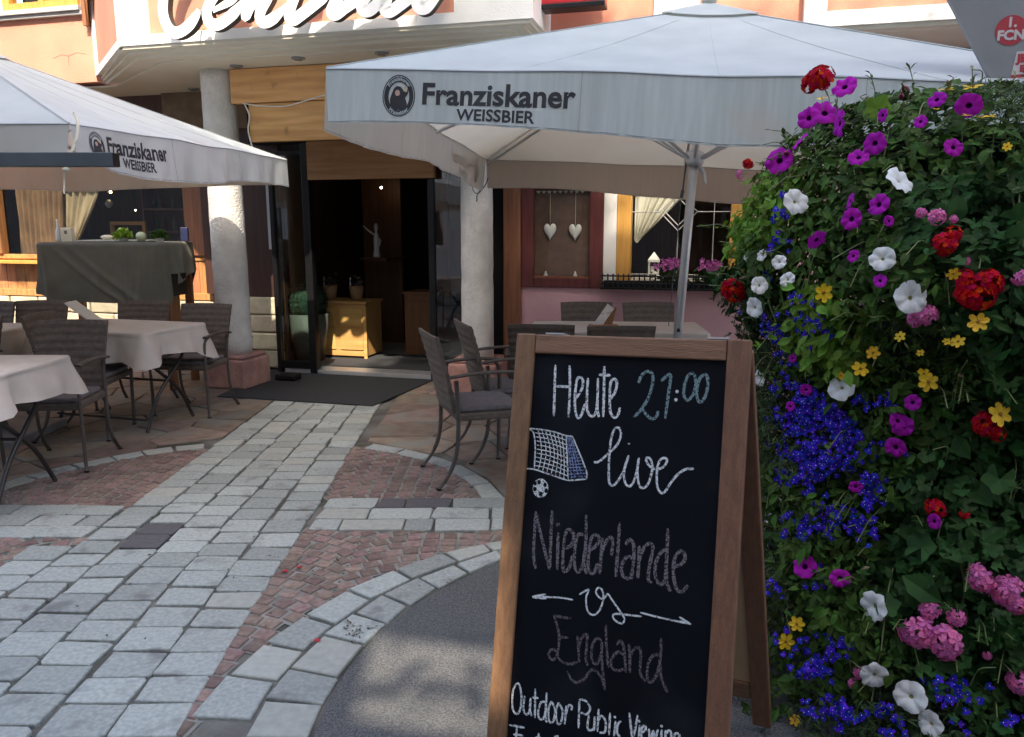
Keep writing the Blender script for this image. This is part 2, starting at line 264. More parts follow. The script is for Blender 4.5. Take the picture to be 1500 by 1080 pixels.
OUTDOOR=[[(82,1035),(71,1061),(74,1109),(87,1123),(98,1108),(99,1068),(90,1039),(82,1035)],[(109,1066),(108,1101),(116,1117),(127,1108),(129,1068)],[(128,1070),(129,1101),(136,1119)],[(141,1039),(146,1121)],[(134,1065),(153,1063)],[(175,1069),(161,1074),(155,1104),(162,1120),(176,1108),(177,1042)],[(178,1073),(179,1116),(185,1124)],[(193,1063),(186,1088),(191,1120),(203,1117),(206,1084),(193,1063)],[(215,1062),(209,1088),(215,1119),(226,1116),(229,1083),(215,1062)],[(239,1066),(238,1118)],[(239,1090),(246,1064),(256,1064),(255,1075)],[(277,1040),(280,1119)],[(277,1040),(295,1040),(310,1056),(302,1075),(282,1075)],[(308,1076),(306,1108),(312,1117),(325,1108),(325,1076)],[(325,1079),(326,1116)],[(335,1053),(336,1116)],[(335,1089),(345,1070),(358,1084),(357,1111),(342,1117)],[(369,1056),(370,1117)],[(386,1075),(384,1117)],[(383,1065),(384,1066)],[(402,1073),(394,1080),(392,1105),(402,1115)],[(423,1044),(437,1107),(447,1044)],[(454,1070),(454,1105)],[(452,1060),(453,1061)],[(461,1089),(471,1078),(469,1069),(460,1077),(461,1101),(471,1105)],[(480,1074),(485,1102),(493,1077),(498,1101),(505,1070)],[(515,1068),(515,1099)],[(514,1059),(514,1060)],[(526,1067),(526,1098)],[(526,1078),(534,1066),(541,1072),(541,1096)],[(561,1067),(551,1072),(550,1088),(561,1090),(563,1069),(562,1114),(552,1120)],[(65,1159),(116,1156)],[(92,1158),(92,1220)],[(70,1223),(119,1220)],[(82,1183),(113,1179)],[(161,1160),(162,1203)],[(152,1175),(171,1172)],[(222,1154),(211,1161),(212,1171),(224,1179),(221,1193),(209,1194)]]
SIGN=[[(-2352,3480),(-2292,3535),(-2380,3595),(-2518,3539),(-2637,3380),(-2695,3182),(-2706,3065),(-2666,2964),(-2596,2932),(-2500,2969),(-2417,3046),(-2395,3084)],[(-2272,3068),(-2118,3127),(-2076,3193),(-2147,3236),(-2255,3167),(-2325,3064),(-2303,2985),(-2233,2969),(-2136,3013),(-2047,3077),(-1930,3175)],[(-1895,3158),(-1960,3071),(-2017,2983)],[(-2016,2990),(-1917,3099),(-1821,3168),(-1796,3143),(-1866,3042),(-1874,2981),(-1825,2959),(-1741,2996),(-1647,3065)],[(-1456,3341),(-1552,3179),(-1622,3041),(-1634,2982),(-1600,2961),(-1517,3004),(-1435,3051),(-1345,3105),(-1274,3144)],[(-1557,3246),(-1425,3265)],[(-1313,3132),(-1210,3132),(-1274,3041),(-1294,2997),(-1260,2977),(-1180,3020),(-1075,3071),(-998,3110)],[(-872,3101),(-938,3127),(-1007,3089),(-1056,3026),(-1044,2989),(-994,2985),(-925,3032),(-856,3085),(-875,3014),(-876,2978),(-834,2968),(-750,3013),(-658,3057),(-558,3150)],[(-602,2996),(-518,3140),(-460,3263),(-450,3325),(-499,3315),(-582,3166),(-634,3041),(-627,2987),(-586,2970),(-529,2998),(-463,3051)]]
BLOOMS={'purple':[(-162,1880,524,90),(173,1820,520,81),(-175,1822,508,100),(-160,1770,551,86),(-175,1733,585,65),(177,1681,617,104),(-143,1694,609,69),(-146,1658,630,73),(-145,1776,545,43),(-144,1534,693,49),(-142,1485,722,60),(-137,1523,703,62),(-149,1427,741,62),(-131,1808,509,53),(-122,1781,539,80),(-133,1745,574,44),(-124,1668,624,57),(-134,1479,723,36),(-140,1386,746,45),(-134,1323,750,47),(-155,972,657,38),(-162,901,643,35),(-127,988,660,49),(-130,929,650,57),(-147,446,724,75),(-138,450,724,68),(-138,718,670,40),(-129,915,644,69),(-130,851,648,65),(-120,667,679,45),(-159,1064,676,30)],'white':[(-160,1540,691,82),(-134,1587,662,88),(-166,1378,748,47),(-172,1367,749,35),(-159,1361,750,53),(-156,1310,749,57),(-166,1285,749,72),(-171,1208,728,75),(-179,955,655,70),(-144,1002,664,88),(-134,1381,747,80),(-128,1283,748,92),(-130,402,736,97),(-128,214,771,85),(-121,184,772,106),(-117,124,779,86)],'red':[(-155,1880,682,98),(-161,1880,658,68),(166,1681,699,48),(178,1254,749,107),(-117,1299,745,113),(-115,1326,746,92),(-119,1329,746,76),(-123,1420,742,76),(-122,1442,736,62),(-112,947,653,84),(-109,925,647,62),(-120,704,674,71),(-114,700,671,41)],'pink':[(-125,1489,723,56),(-128,1498,720,35),(-122,1483,721,28),(-119,1379,746,24),(-125,1238,742,71),(-127,1225,734,54),(-110,1341,748,50),(-121,366,741,113),(-116,355,744,115),(-114,423,730,63),(-119,428,726,67),(-110,534,703,92),(-105,511,706,102),(-103,479,715,72),(-102,281,762,83),(-108,338,748,29),(-131,207,769,47),(-132,170,773,39),(165,1645,724,38)],'yellow':[(-171,1858,541,34),(-131,1845,418,50),(-122,1849,402,57),(-130,1778,544,22),(-122,1753,569,25),(-119,1745,577,32),(-117,1747,573,32),(-113,1664,624,24),(-146,1281,748,54),(-136,1119,687,46),(-139,1067,676,46),(-144,1038,671,24),(-121,1347,746,41),(-116,1227,735,48),(-119,1171,710,42),(-121,1169,709,25),(-130,1174,711,33),(-126,1132,691,22),(-124,1051,672,59),(-125,1074,675,40),(-109,978,658,61),(-146,274,762,54),(-148,206,773,51),(-143,-14,799,41),(-143,-63,799,58)],'darkred':[(-160,1880,301,59),(-146,1837,441,44),(180,1700,605,45)]}
LOB=[(-157,1120,146,125),(-148,884,185,103),(-155,647,97,193),(-138,665,120,120),(-137,195,80,100),(-112,201,83,92),(-125,100,96,58),(-165,1531,25,84),(-149,755,187,124)]
BIG=[(-147,1797,86),(-125,515,118),(-111,1476,100),(-122,1545,77),(-155,1528,92),(-147,1096,68),(-152,1076,61),(-123,498,76),(-122,595,95),(-109,730,110),(-108,805,91),(-114,851,81),(-142,1073,79),(-112,1285,68),(-127,429,77),(-111,635,81),(-116,607,93)]

# ================================================================ GROUND AND PAVING
ground = MB().add([(-300, -300, -.014), (300, -300, -.014), (300, 300, -.014), (-300, 300, -.014)], [(0, 1, 2, 3)]).build('ground', M['joint'])
tag(ground, 'sandy ground in the joints between the paving stones', kind='structure')
def stone_mesh(poly, h=0., ch=.007, name='paving_stone', m=None, jit=.0015):
    n = len(poly); cx = sum(p[0] for p in poly) / n; cy = sum(p[1] for p in poly) / n
    def ins(d):
        out = []
        for x, y in poly:
            L = math.hypot(x - cx, y - cy) or 1; k = max(0, (L - d * 1.4) / L); out.append((cx + (x - cx) * k, cy + (y - cy) * k))
        return out
    a = ins(0); b = ins(ch * .35); c = ins(ch); mb = MB()
    tx = rnd.gauss(0, .008); ty = rnd.gauss(0, .008); hh = h + rnd.gauss(0, jit)
    z = lambda x, y, dz: hh + dz + (x - cx) * tx + (y - cy) * ty
    vs = [(x, y, -.03) for x, y in a] + [(x, y, z(x, y, -ch)) for x, y in a] + [(x, y, z(x, y, -ch * .35)) for x, y in b] + [(x, y, z(x, y, 0)) for x, y in c]
    fs = [(k * n + i, k * n + (i + 1) % n, (k + 1) * n + (i + 1) % n, (k + 1) * n + i) for k in range(3) for i in range(n)] + [tuple(range(3 * n, 4 * n))]
    return mb.add(vs, fs)
def wob(p, s=.004): return (p[0] + rnd.gauss(0, s), p[1] + rnd.gauss(0, s))
def stone(poly, parent, m, name='paving_stone', h=0., ch=.0045):
    return stone_mesh([wob(p, .0038) for p in poly], h, ch).build(name, m, parent)
def chop(x0, x1, y0, y1, c=.018):       # rectangle with softly cut corners
    c *= rnd.uniform(.5, 1.2)
    return [(x0 + c, y0), (x1 - c, y0), (x1, y0 + c), (x1, y1 - c), (x1 - c, y1), (x0 + c, y1), (x0, y1 - c), (x0, y0 + c)]
path = tag(empty('path'), 'straight path of squared grey granite stones leading to the doormat', kind='structure')
X0, X1 = -2.05, -1.02; cw = (X1 - X0) / 5
def XE(y): return -.922 - .030 * y
def skew(q): return [(X0 + (x - X0) * (XE(y) - X0) / (X1 - X0) if x > X0 else x, y) for x, y in q]
for c in range(-1, 5):
    y = 1.55 + rnd.uniform(0, .15)
    ymax = 6.95 if c >= 0 else 3.42
    while y < ymax:
        d = rnd.uniform(.135, .172)
        if c < 0 and y + d > 3.47: break
        x0 = X0 + c * cw + rnd.gauss(0, .003); j = rnd.uniform(.004, .009)
        darkst = (c == 1 and 3.33 < y + d / 2 < 3.72)
        warm = rnd.random() < (.03 if y < 4.6 else .28)
        stone(skew(chop(x0 + j, x0 + cw - j, y + j, y + d - j, .012)), path, M['stonedark'] if darkst else (M['stonewarm'] if warm else M['stone']))
        y += d
band = tag(empty('stone_band'), 'crosswise band of pale granite stones in three rows left of the path', kind='structure')
band2 = tag(empty('stone_band'), 'crosswise band of pale granite stones in three rows right of the path', kind='structure')
for par, xa, xb, ya, yb in ((band, -5.6, -2.06, 3.50, 3.95), (band2, -1.01, 2.2, 3.59, 4.06)):
    rh = (yb - ya) / 3
    for r in range(3):
        x = xa + (0 if par is band2 else rnd.uniform(0, .2))
        while x < xb - .05:
            wd = min(rnd.uniform(.24, .33) if rnd.random() < .85 else .15, xb - x); j = .006
            dk = par is band2 and r == 2 and abs(x + wd / 2 + .56) < .13
            stone(chop(x + j, x + wd - j, ya + r * rh + j, ya + (r + 1) * rh - j, .01), par, M['stonedark'] if dk else (M['stonewarm'] if rnd.random() < .12 else M['stone']))
            x += wd
# curved double kerb row round the asphalt disc
ringp = tag(empty('stone_kerb'), 'curved double row of pale stones edging the asphalt circle', kind='structure')
CO, RO = (.64, 2.0), 1.63; CI, RI = (.88, 2.1), 1.47
def circ(c, r, a): return (c[0] + r * math.cos(a), c[1] + r * math.sin(a))
def inner_at(a):            # point on inner circle along the ray from CO
    dx, dy = CO[0] - CI[0], CO[1] - CI[1]; ux, uy = math.cos(a), math.sin(a)
    b = dx * ux + dy * uy; t = -b + math.sqrt(max(0, b * b - (dx * dx + dy * dy - RI * RI))); return t
for row in (0, 1):
    a = R(215) + (.05 if row else 0)
    while a > R(-10):
        da = rnd.uniform(.115, .165)
        def rr(ang, k):
            ri = inner_at(ang); rm = (RO + ri) / 2 + .01 * math.sin(ang * 3); return [RO, rm, ri][k]
        k0, k1 = (0, 1) if row == 0 else (1, 2); g = .008
        q = [circ(CO, rr(a, k0) - g, a - g / 1.6), circ(CO, rr(a, k1) + g, a - g / 1.6), circ(CO, rr(a - da, k1) + g, a - da + g / 1.6), circ(CO, rr(a - da, k0) - g, a - da + g / 1.6)]
        if math.hypot(q[0][0] - q[1][0], q[0][1] - q[1][1]) > .03 and (min(p_[0] for p_ in q) > XE(q[0][1]) + .0):
            q = q if (q[1][0] - q[0][0]) * (q[2][1] - q[1][1]) - (q[1][1] - q[0][1]) * (q[2][0] - q[1][0]) > 0 else q[::-1]
            stone(q, ringp, M['stonewarm'] if rnd.random() < .12 else M['stone'], ch=.006)
        a -= da
disc = [circ(CI, RI - .006, 2 * math.pi * i / 96) for i in range(96)]
mb = MB().add([(x, y, -.008) for x, y in disc], [tuple(range(96))])
asph = mb.build('asphalt_road', M['asphalt']); tag(asph, 'round patch of dark grey asphalt under the chalkboard', kind='structure')
# thin pale arc beyond
CA, RA = (-1.55, 3.72), 1.43
arcs = tag(empty('stone_arc'), 'thin curved row of pale stones between porphyry setts and flagstones', kind='structure')
for rng in ((R(178), R(111.5)), (R(67.5), R(2))):
    a = rng[0]
    while a > rng[1] + .02:
        da = min(rnd.uniform(.12, .2), a - rng[1]); g = .006
        q = [circ(CA, RA + .11, a - g), circ(CA, RA, a - g), circ(CA, RA, a - da + g), circ(CA, RA + .11, a - da + g)]
        if min(p[1] for p in q) > 3.97: stone(q, arcs, M['stonewarm'] if rnd.random() < .6 else M['stone'], ch=.006)
        a -= da
# porphyry sett fields laid in segmental arches
sett_me = []
for k in range(8):
    s = .5; q = [(-s + rnd.uniform(0, .1), -s + rnd.uniform(0, .12)), (s - rnd.uniform(0, .1), -s + rnd.uniform(0, .1)), (s - rnd.uniform(0, .1), s - rnd.uniform(0, .12)), (-s + rnd.uniform(0, .12), s - rnd.uniform(0, .1))]
    n = 4; vs = []
    for ins_, z in ((1.0, -.35), (1.0, -.07), (.9, 0.0)):
        vs += [(x * ins_, y * ins_, z + rnd.uniform(-.015, .015)) for x, y in q]
    fs = [(k2 * n + i, k2 * n + (i + 1) % n, (k2 + 1) * n + (i + 1) % n, (k2 + 1) * n + i) for k2 in range(2) for i in range(n)] + [(8, 9, 10, 11)]
    sett_me.append(MB().add(vs, fs).mesh('sett', M['sett']))
def sett_field(label, inside, xr, yr, xc0, size=.080, rad=.66, period=.86):
    root = tag(empty('sett_paving'), label, kind='structure'); lst = []
    step = size
    pm = math.asin(period / 2 / rad); nf = int(2 * pm * rad / size); ncol = int((xr[1] - xr[0]) / period) + 3
    for row in range(int((yr[1] - yr[0] + 1.0) / step)):
        for c_ in range(-2, ncol):
            xc = xc0 + round((xr[0] - xc0) / period) * period + c_ * period
            for i in range(nf):
                f = -pm + (i + .5 + .5 * (row % 2) * 0) * 2 * pm / nf; x = xc + rad * math.sin(f); yb = yr[0] - rad + row * step + rad * math.cos(f) - .1
                if inside(x, yb): lst.append((x, yb, -f))
    lst.sort(key=lambda p: p[0] ** 2 + p[1] ** 2)
    bed = MB(); g = size * .56
    for x, y, ang in lst:
        ca, sa = math.cos(ang) * g, math.sin(ang) * g; bed.add([(x - ca + sa, y - sa - ca, -.0105), (x + ca + sa, y + sa - ca, -.0105), (x + ca - sa, y + sa + ca, -.0105), (x - ca - sa, y - sa + ca, -.0105)], [(0, 1, 2, 3)])
    for i_, v_ in enumerate(bed.v): bed.v[i_] = (v_[0], v_[1], v_[2] + (i_ // 4 % 97) * .000004)
    tag(bed.build('mortar_bed', M['mortar'], root), kind='stuff')
    for x, y, ang in lst[:299]:
        inst('sett', rnd.choice(sett_me), root, (x + rnd.gauss(0, .002), y + rnd.gauss(0, .002), rnd.gauss(-.0045, .001)), (rnd.gauss(0, .012), rnd.gauss(0, .012), ang + rnd.gauss(0, .05)),
             (size * rnd.uniform(.96, 1.04), size * math.cos(ang) * rnd.uniform(.96, 1.05), .08))
    if len(lst) > 299:
        mb = MB(); base = sett_me[0]
        for x, y, ang in lst[299:]:
            ca, sa = math.cos(ang), math.sin(ang); k = size * .92
            mb.add([(x + (v.co.x * ca - v.co.y * sa) * k, y + (v.co.x * sa + v.co.y * ca) * k, v.co.z * .08) for v in base.vertices], [tuple(p.vertices) for p in base.polygons])
        tag(mb.build('far_setts', M['sett'], root), kind='stuff')
G = -.012
sett_field('reddish porphyry setts between the right stone band and the curved kerb', lambda x, y: x > XE(y) + G and y < 3.59 - G and math.hypot(x - CO[0], y - CO[1]) > RO + G, (-1.0, .9), (2.2, 3.6), -.3)
sett_field('reddish porphyry setts under the front leg of the nearest right chair', lambda x, y: x > XE(y) + G and y > 4.06 + G and math.hypot(x - CA[0], y - CA[1]) < RA - G, (-1.0, .1), (4.0, 5.2), -.6)
sett_field('reddish porphyry setts beyond the left stone band beside the path', lambda x, y: x < X0 - G and y > 3.95 + G and math.hypot(x - CA[0], y - CA[1]) < RA - G, (-3.2, -2.05), (3.9, 5.2), -2.4)
sett_field('reddish porphyry setts in arches at the left, nearest the viewer', lambda x, y: x < X0 - (cw if y < 3.45 else 0) - G and y < 3.50 - G, (-3.4, -2.05), (2.4, 3.5), -2.75)
# irregular flagstones
def clip(poly, a, b, c):       # keep a*x+b*y<=c
    out = []
    for i in range(len(poly)):
        p, q = poly[i], poly[(i + 1) % len(poly)]; dp = a * p[0] + b * p[1] - c; dq = a * q[0] + b * q[1] - c
        if dp <= 0: out.append(p)
        if (dp < 0) != (dq < 0) and dp != dq:
            t = dp / (dp - dq); out.append((p[0] + (q[0] - p[0]) * t, p[1] + (q[1] - p[1]) * t))
    return out
def flags(label, x0, x1, y0, y1, nx, ny, extra):
    root = tag(empty('flagstone_paving'), label, kind='structure')
    pts = [((x0 + (i + .5 + rnd.uniform(-.38, .38)) * (x1 - x0) / nx), (y0 + (j + .5 + rnd.uniform(-.38, .38)) * (y1 - y0) / ny)) for i in range(nx) for j in range(ny)]
    for p in pts:
        nu = (Vector((p[0], p[1], 0)) - FO).dot(EN)
        if nu > 1.5: continue
        poly = [(x0, y0), (x1, y0), (x1, y1), (x0, y1)]
        for q in pts:
            if q is p or abs(q[0] - p[0]) + abs(q[1] - p[1]) > 2.2: continue
            a, b = q[0] - p[0], q[1] - p[1]; L = math.hypot(a, b); c = (a * (p[0] + q[0]) / 2 + b * (p[1] + q[1]) / 2) - .008 * L
            poly = clip(poly, a, b, c)
            if len(poly) < 3: break
        if len(poly) < 3: continue
        poly = clip(poly, EN.x, EN.y, EN.x * FO.x + EN.y * FO.y + 1.56)
        if extra:
            d = math.hypot(p[0] - CA[0], p[1] - CA[1])
            if p[1] > 3.9:
                if d < RA + .05: continue
                ux, uy = (p[0] - CA[0]) / d, (p[1] - CA[1]) / d
                poly = clip(poly, -ux, -uy, -(ux * CA[0] + uy * CA[1]) - (RA + .12))
        if len(poly) >= 3: 
            stone_mesh(poly, 0, .006, jit=.001).build('flagstone', M['flag'], root)
flags('brown irregular flagstones under the tables left of the path', -7.2, X0 - .01, 3.97, 9.0, 13, 13, True)
flags('brown irregular flagstones around the chairs right of the path', X1 + .01, 4.2, 4.08, 8.0, 12, 10, True)
# a few fallen red petals on the stones
for x, y in ((-.98, 3.12), (-.93, 3.16), (-.70, 2.55)):
    for k in range(1):
        mb = MB(); mb.ball((0, 0, 0), .014, 7, 4, (1, .7, .25)); o = mb.build('fallen_petal', mat('fallen_red', (.5, .02, .03), None, .6), None, True)
        o.location = (x, y, .006)
tagpet = [o for o in C.objects if o.name.startswith('fallen_petal')]
for o, l in zip(tagpet, ('red petal on the porphyry setts, the left one of two close together', 'red petal on the porphyry setts, the right one of two close together', 'lone red petal on the curved pale kerb stones')): tag(o, l, 'petal')
lt = tag(empty('leaf_litter'), 'small dark dry leaves and twigs at the edge of the asphalt', kind='stuff'); mb = MB()
for cx_, cy_, sp_, nn_ in ((-.57, 2.62, .035, 34), (-.22, 3.02, .03, 14), (.2, 2.5, .5, 30), (-.98, 3.15, .16, 24), (-1.6, 2.6, .5, 26), (-1.5, 5, .8, 24)):
    for k in range(nn_):
        c = Vector((cx_ + rnd.gauss(0, sp_), cy_ + rnd.gauss(0, sp_), .004 + rnd.uniform(0, .006))); d = Vector((rnd.gauss(0, 1), rnd.gauss(0, 1), rnd.gauss(0, .3))).normalized() * rnd.uniform(.004, .012); e = d.cross(Vector((rnd.gauss(0, .3), rnd.gauss(0, .3), 1))).normalized() * .004; mb.add([c - d, c + e, c + d, c - e], [(0, 1, 2, 3)])
o = mb.build('litter_flakes', mat('litter_brown', (.03, .025, .015), (.12, .09, .05), .9, island=.3), lt); o['kind'] = 'stuff'
# doormat
dm = fthing('doormat', 'large charcoal doormat in front of the entrance', 'doormat', -1.92, .72, .0)
cs, sn = math.cos(R(-3)), math.sin(R(-3))
MB().prism([(-.80, -.56), (.68, -.56), (.80, .73), (-1.02, .73)], .001, .012).build('carpet_surface', M['mat_'], dm, bevel=.003)

# ================================================================ BUILDING
bld = thing('restaurant_building', 'orange and white restaurant building with wood-clad entrance and bay above', 'building', FO, -FA)
def part(name, m, f, parent=None, **k):
    mb = MB(); f(mb); return mb.build(name, m, parent or bld, **k)
ZF = 2.91; TOP = 6.2
# bay front (u -3.28..0.15 at n=0) with recessed orange panel
part('bay_wall', M['white'], lambda b: (b.box(-3.28, -3.0, 0, .3, ZF, TOP), b.box(-.43, .15, 0, .3, ZF, TOP), b.box(-3.0, -.43, 0, .3, ZF, 2.985), b.box(-3.0, -.43, .02, .3, 3.9, TOP)))
part('bay_panel', M['orange'], lambda b: b.box(-3.0, -.43, .025, .29, 2.985, 3.9))
# chamfered left side of the bay, from (-3.28,0) to (-4.42,1.0)
def chamf(b, t0, t1, z0, z1, off0, off1, mi=0):
    ax, ay, bx, by = -3.28, 0, -4.42, 1.0; L = math.hypot(bx - ax, by - ay); dx, dy = (bx - ax) / L, (by - ay) / L; nx, ny = dy * -1, dx * 1
    nx, ny = (-dy, dx) if (-dy) * -1 + 0 > 0 else (dy, -dx)
    nx, ny = -abs(dy), -abs(dx)
    P = lambda t, o: (ax + (bx - ax) * t + nx * o, ay + (by - ay) * t + ny * o)
    b.prism([P(t1, off0), P(t1, off1), P(t0, off1), P(t0, off0)][::-1], z0, z1, mi)
part('bay_side_wall', M['orange'], lambda b: chamf(b, 0.02, .98, ZF, TOP, -.25, -.012))
part('bay_side_trim', M['white'], lambda b: (chamf(b, .001, .07, ZF, TOP, -.2, .001), chamf(b, .93, 1.0, ZF, TOP, -.2, .006), chamf(b, .07, .93, ZF - .003, ZF + .06, -.2, .004)))
# left main wall at n=1.0
part('upper_wall', M['orange'], lambda b: (b.box(-9, -4.42, 1.0, 1.3, 2.86, 3.52), b.box(-9, -5.62, 1.0, 1.3, 3.52, TOP), b.box(-4.55, -4.42, 1.0, 1.3, 3.52, TOP), b.box(-5.62, -4.55, 1.0, 1.3, 5.0, TOP)))
part('window_surround', M['white'], lambda b: (b.box(-6.0, -5.42, .985, 1.05, 3.52, 5.0)))
wf = part('window', M['honey'], lambda b: (b.box(-5.42, -5.33, .97, 1.06, 3.56, 5.0), b.box(-4.62, -4.53, .97, 1.06, 3.56, 5.0), b.box(-5.33, -4.62, .97, 1.06, 3.56, 3.62), b.box(-4.99, -4.93, .972, 1.06, 3.62, 5.0)))
part('pane', M['glass'], lambda b: b.box(-5.33, -4.62, 1.02, 1.028, 3.62, 5.0), wf)
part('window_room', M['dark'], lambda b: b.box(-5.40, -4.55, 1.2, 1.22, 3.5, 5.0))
part('window_sill', mat('grey_sill', (.38, .39, .37), (.45, .46, .43), .7), lambda b: (b.box(-6.0, -4.50, .93, 1.0, 3.505, 3.55), b.box(-6.02, -4.48, .955, .995, 3.47, 3.503)), bevel=.004)
sh = part('shutter', M['midwood'], lambda b: b.add([(-4.42, .99, 3.36), (-4.40, .99, 3.36), (-4.22, .80, 3.6), (-4.22, .80, 6), (-4.42, .99, 6)], [(0, 1, 2, 3, 4)]).add([(-4.44, .96, 3.36), (-4.42, .96, 3.36), (-4.24, .77, 3.6), (-4.24, .77, 6), (-4.44, .96, 6)], [(4, 3, 2, 1, 0)]).box(-4.46, -4.42, .93, .985, 3.36, 6))
# right upper wall at n=.6 and the projecting block
part('upper_wall', M['orange'], lambda b: (b.box(.15, 1.99, .6, .9, 2.86, TOP), b.box(2.14, 5.5, .52, .9, 2.95, TOP)))
part('pilaster', M['white'], lambda b: b.box(.94, 1.27, .565, .6, 2.86, TOP))
part('pilaster', M['white'], lambda b: b.box(1.99, 2.14, .5, .9, 2.85, TOP))
part('wall_band', M['white'], lambda b: b.box(2.14, 5.5, .5, .9, 2.85, 2.95))
part('bay_return', M['white'], lambda b: b.box(.05, .149, .3, .6, ZF, TOP))
# mouldings under the edge: three steps back
def steps(b):
    for k, (o, z0, z1) in enumerate(((.015, 2.885, ZF - .002), (.06, 2.86, 2.8845), (.13, 2.835, 2.8595))):
        b.prism([(-3.27 + o * .41, o), (.14 - o, o), (.14 - o, 1.02), (-4.41 + o * .41 + .02, 1.02)], z0, z1)
part('moulding', M['cream'], steps)
part('moulding', M['cream'], lambda b: (b.box(1.98, 5.5, .53, .9, 2.822, 2.848), b.box(.16, 1.975, .62, .9, 2.822, 2.858)))
part('soffit', M['cream'], lambda b: (b.prism([(-3.1, .25), (.1, .25), (.1, .63), (5.5, .63), (5.5, 2.2), (-9, 2.2), (-9, 1.07), (-4.25, 1.07)], 2.82, 2.834)))
for u, n in ((-3.05, .95), (-3.6, 1.35), (-2.55, .50), (-1.88, .35), (-1.15, .35), (-.45, .4)):
    d = MB().lathe([(.055, 0), (.055, -.012), (.04, -.014)], (u, n, 2.8195), 18).build('downlight', M['grey_metal'], bld)
    MB().lathe([(.034, 0), (.034, -.004)], (u, n, 2.8045), 14).build('lens', mat('lens_grey', (.2, .19, .17), None, .2), d)
# columns on red plinths
for (x, y, r0, r1) in ((-2.60, 7.17, .155, .148), (-.31, 6.93, .146, .138)):
    p = Vector((x, y, 0)) - FO; u, n = p.dot(EU), p.dot(EN)
    seg = 32; prof = [(r0 + (r1 - r0) * t + rnd.gauss(0, .0015), .30 + t * 2.53) for t in [i / 24 for i in range(25)]]
    c = MB().lathe(prof, (u, n, 0), seg).build('column', M['column'], bld, smooth=True)
    pl = MB()
    for z0, z1, s in ((0, .30, .222),):
        q = [(u - s, n - s * .95), (u + s, n - s * .95), (u + s, n + s), (u - s, n + s)]
        pl.prism(q, 0, .27)
        pl.prism([(a * .9 + u * .1, b_ * .9 + n * .1) for a, b_ in q], .27, .31)
    o = pl.build('plinth', M['redstone'], c, bevel=.03)
# wooden header boards between the columns
for z0, z1, u0, u1, n0 in ((2.53, 2.815, -2.69, -.3, .60), (2.205, 2.525, -2.53, -.3, .612)):
    part('header_plank', M['pine'], lambda b: b.box(u0, u1, n0, n0 + .06, z0, z1), bevel=.006)
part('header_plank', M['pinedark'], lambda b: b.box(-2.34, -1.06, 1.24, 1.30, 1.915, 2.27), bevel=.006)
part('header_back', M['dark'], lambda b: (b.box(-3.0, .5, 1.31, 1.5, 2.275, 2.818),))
# --- left ground floor wall n=1.6
for i in range(29):
    u = -7.2 + i * .128
    part('wall_board', M['redwood'], lambda b: b.box(u + .002, u + .125, 1.6 + rnd.uniform(0, .005), 1.64, .76, 1.17 if u > -6.45 else 1.6), bevel=.003)
part('board_rail', M['redwood'], lambda b: (b.box(-7.2, -3.45, 1.57, 1.6, .70, .775), b.box(-7.2, -3.45, 1.585, 1.598, 1.12, 1.17)), bevel=.004)
part('window_ledge', M['honey'], lambda b: b.box(-6.5, -5.75, 1.42, 1.6, 1.07, 1.105), bevel=.004)
for r in range(4):
    x = -7.2 + rnd.uniform(0, .2)
    while x < -3.3:
        wd = rnd.uniform(.25, .5); zz = r * .175
        part('stone_block', M['stonewall'], lambda b: b.box(x + .008, x + wd - .008, 1.56 + rnd.uniform(0, .03), 1.64, zz + .006, zz + .169), bevel=.014); x += wd
part('wall_core', M['brown'], lambda b: (b.box(-7.4, -3.4, 1.641, 1.70, 0, 1.17), b.box(-9, -3.0, 1.58, 1.66, 2.25, 2.82)))
for u0, u1 in ((-6.55, -6.42), (-3.98, -3.72)):
    part('window_post', M['midwood'], lambda b: b.box(u0, u1, 1.56, 1.66, 1.1725, 2.248), bevel=.006)
part('window_pane', M['glass'], lambda b: b.box(-6.42, -3.98, 1.62, 1.626, 1.1705, 2.25))
part('stone_lintel', mat('brown_lintel', (.14, .10, .06), (.22, .16, .1), .9, scale=7, bump=1, bscale=14), lambda b: b.box(-4.1, -3.05, 1.5, 1.579, 2.45, 2.82))
# dining room behind left window and hall behind the door
part('room_shell', M['hallwood'], lambda b: (b.box(-9, .0, 5.6, 5.7, 0, 2.8), b.box(-9, -8.9, 1.7, 5.6, 0, 2.8), b.box(-9, 5.5, 1.67, 5.7, 2.86, 3.0), b.box(-3.45, -3.38, 1.701, 5.6, 0, 2.8), b.box(-.62, -.5, 1.72, 5.7, 0, 2.8), b.box(5.4, 5.5, 1.7, 5.7, 0, 2.8), b.box(0, 5.5, 3.6, 3.7, 0, 2.8)))
part('hall_floor', mat('hall_tiles', (.30, .28, .24), (.36, .33, .28), .5, scale=6), lambda b: b.box(-3.38, -.62, 1.55, 5.6, -.01, .05))
part('threshold', M['alu'], lambda b: b.box(-2.75, -.65, 1.34, 1.55, -.01, .052), bevel=.004)
part('hall_wall_panel', M['hallwood'], lambda b: (b.box(-2.75, -2.25, 3.3, 3.36, .05, 2.75), b.box(-2.0, -1.75, 3.6, 3.66, .05, 2.75)))
o = fthing('entrance_carpet', 'dark grey carpet strip just inside the doorway', 'carpet', -1.7, 1.56, .0505); MB().box(-.9, .7, 0, .86, 0, .008).build('carpet_strip', mat('hall_carpet', (.03, .032, .035), (.045, .047, .05), .95, scale=60), o)
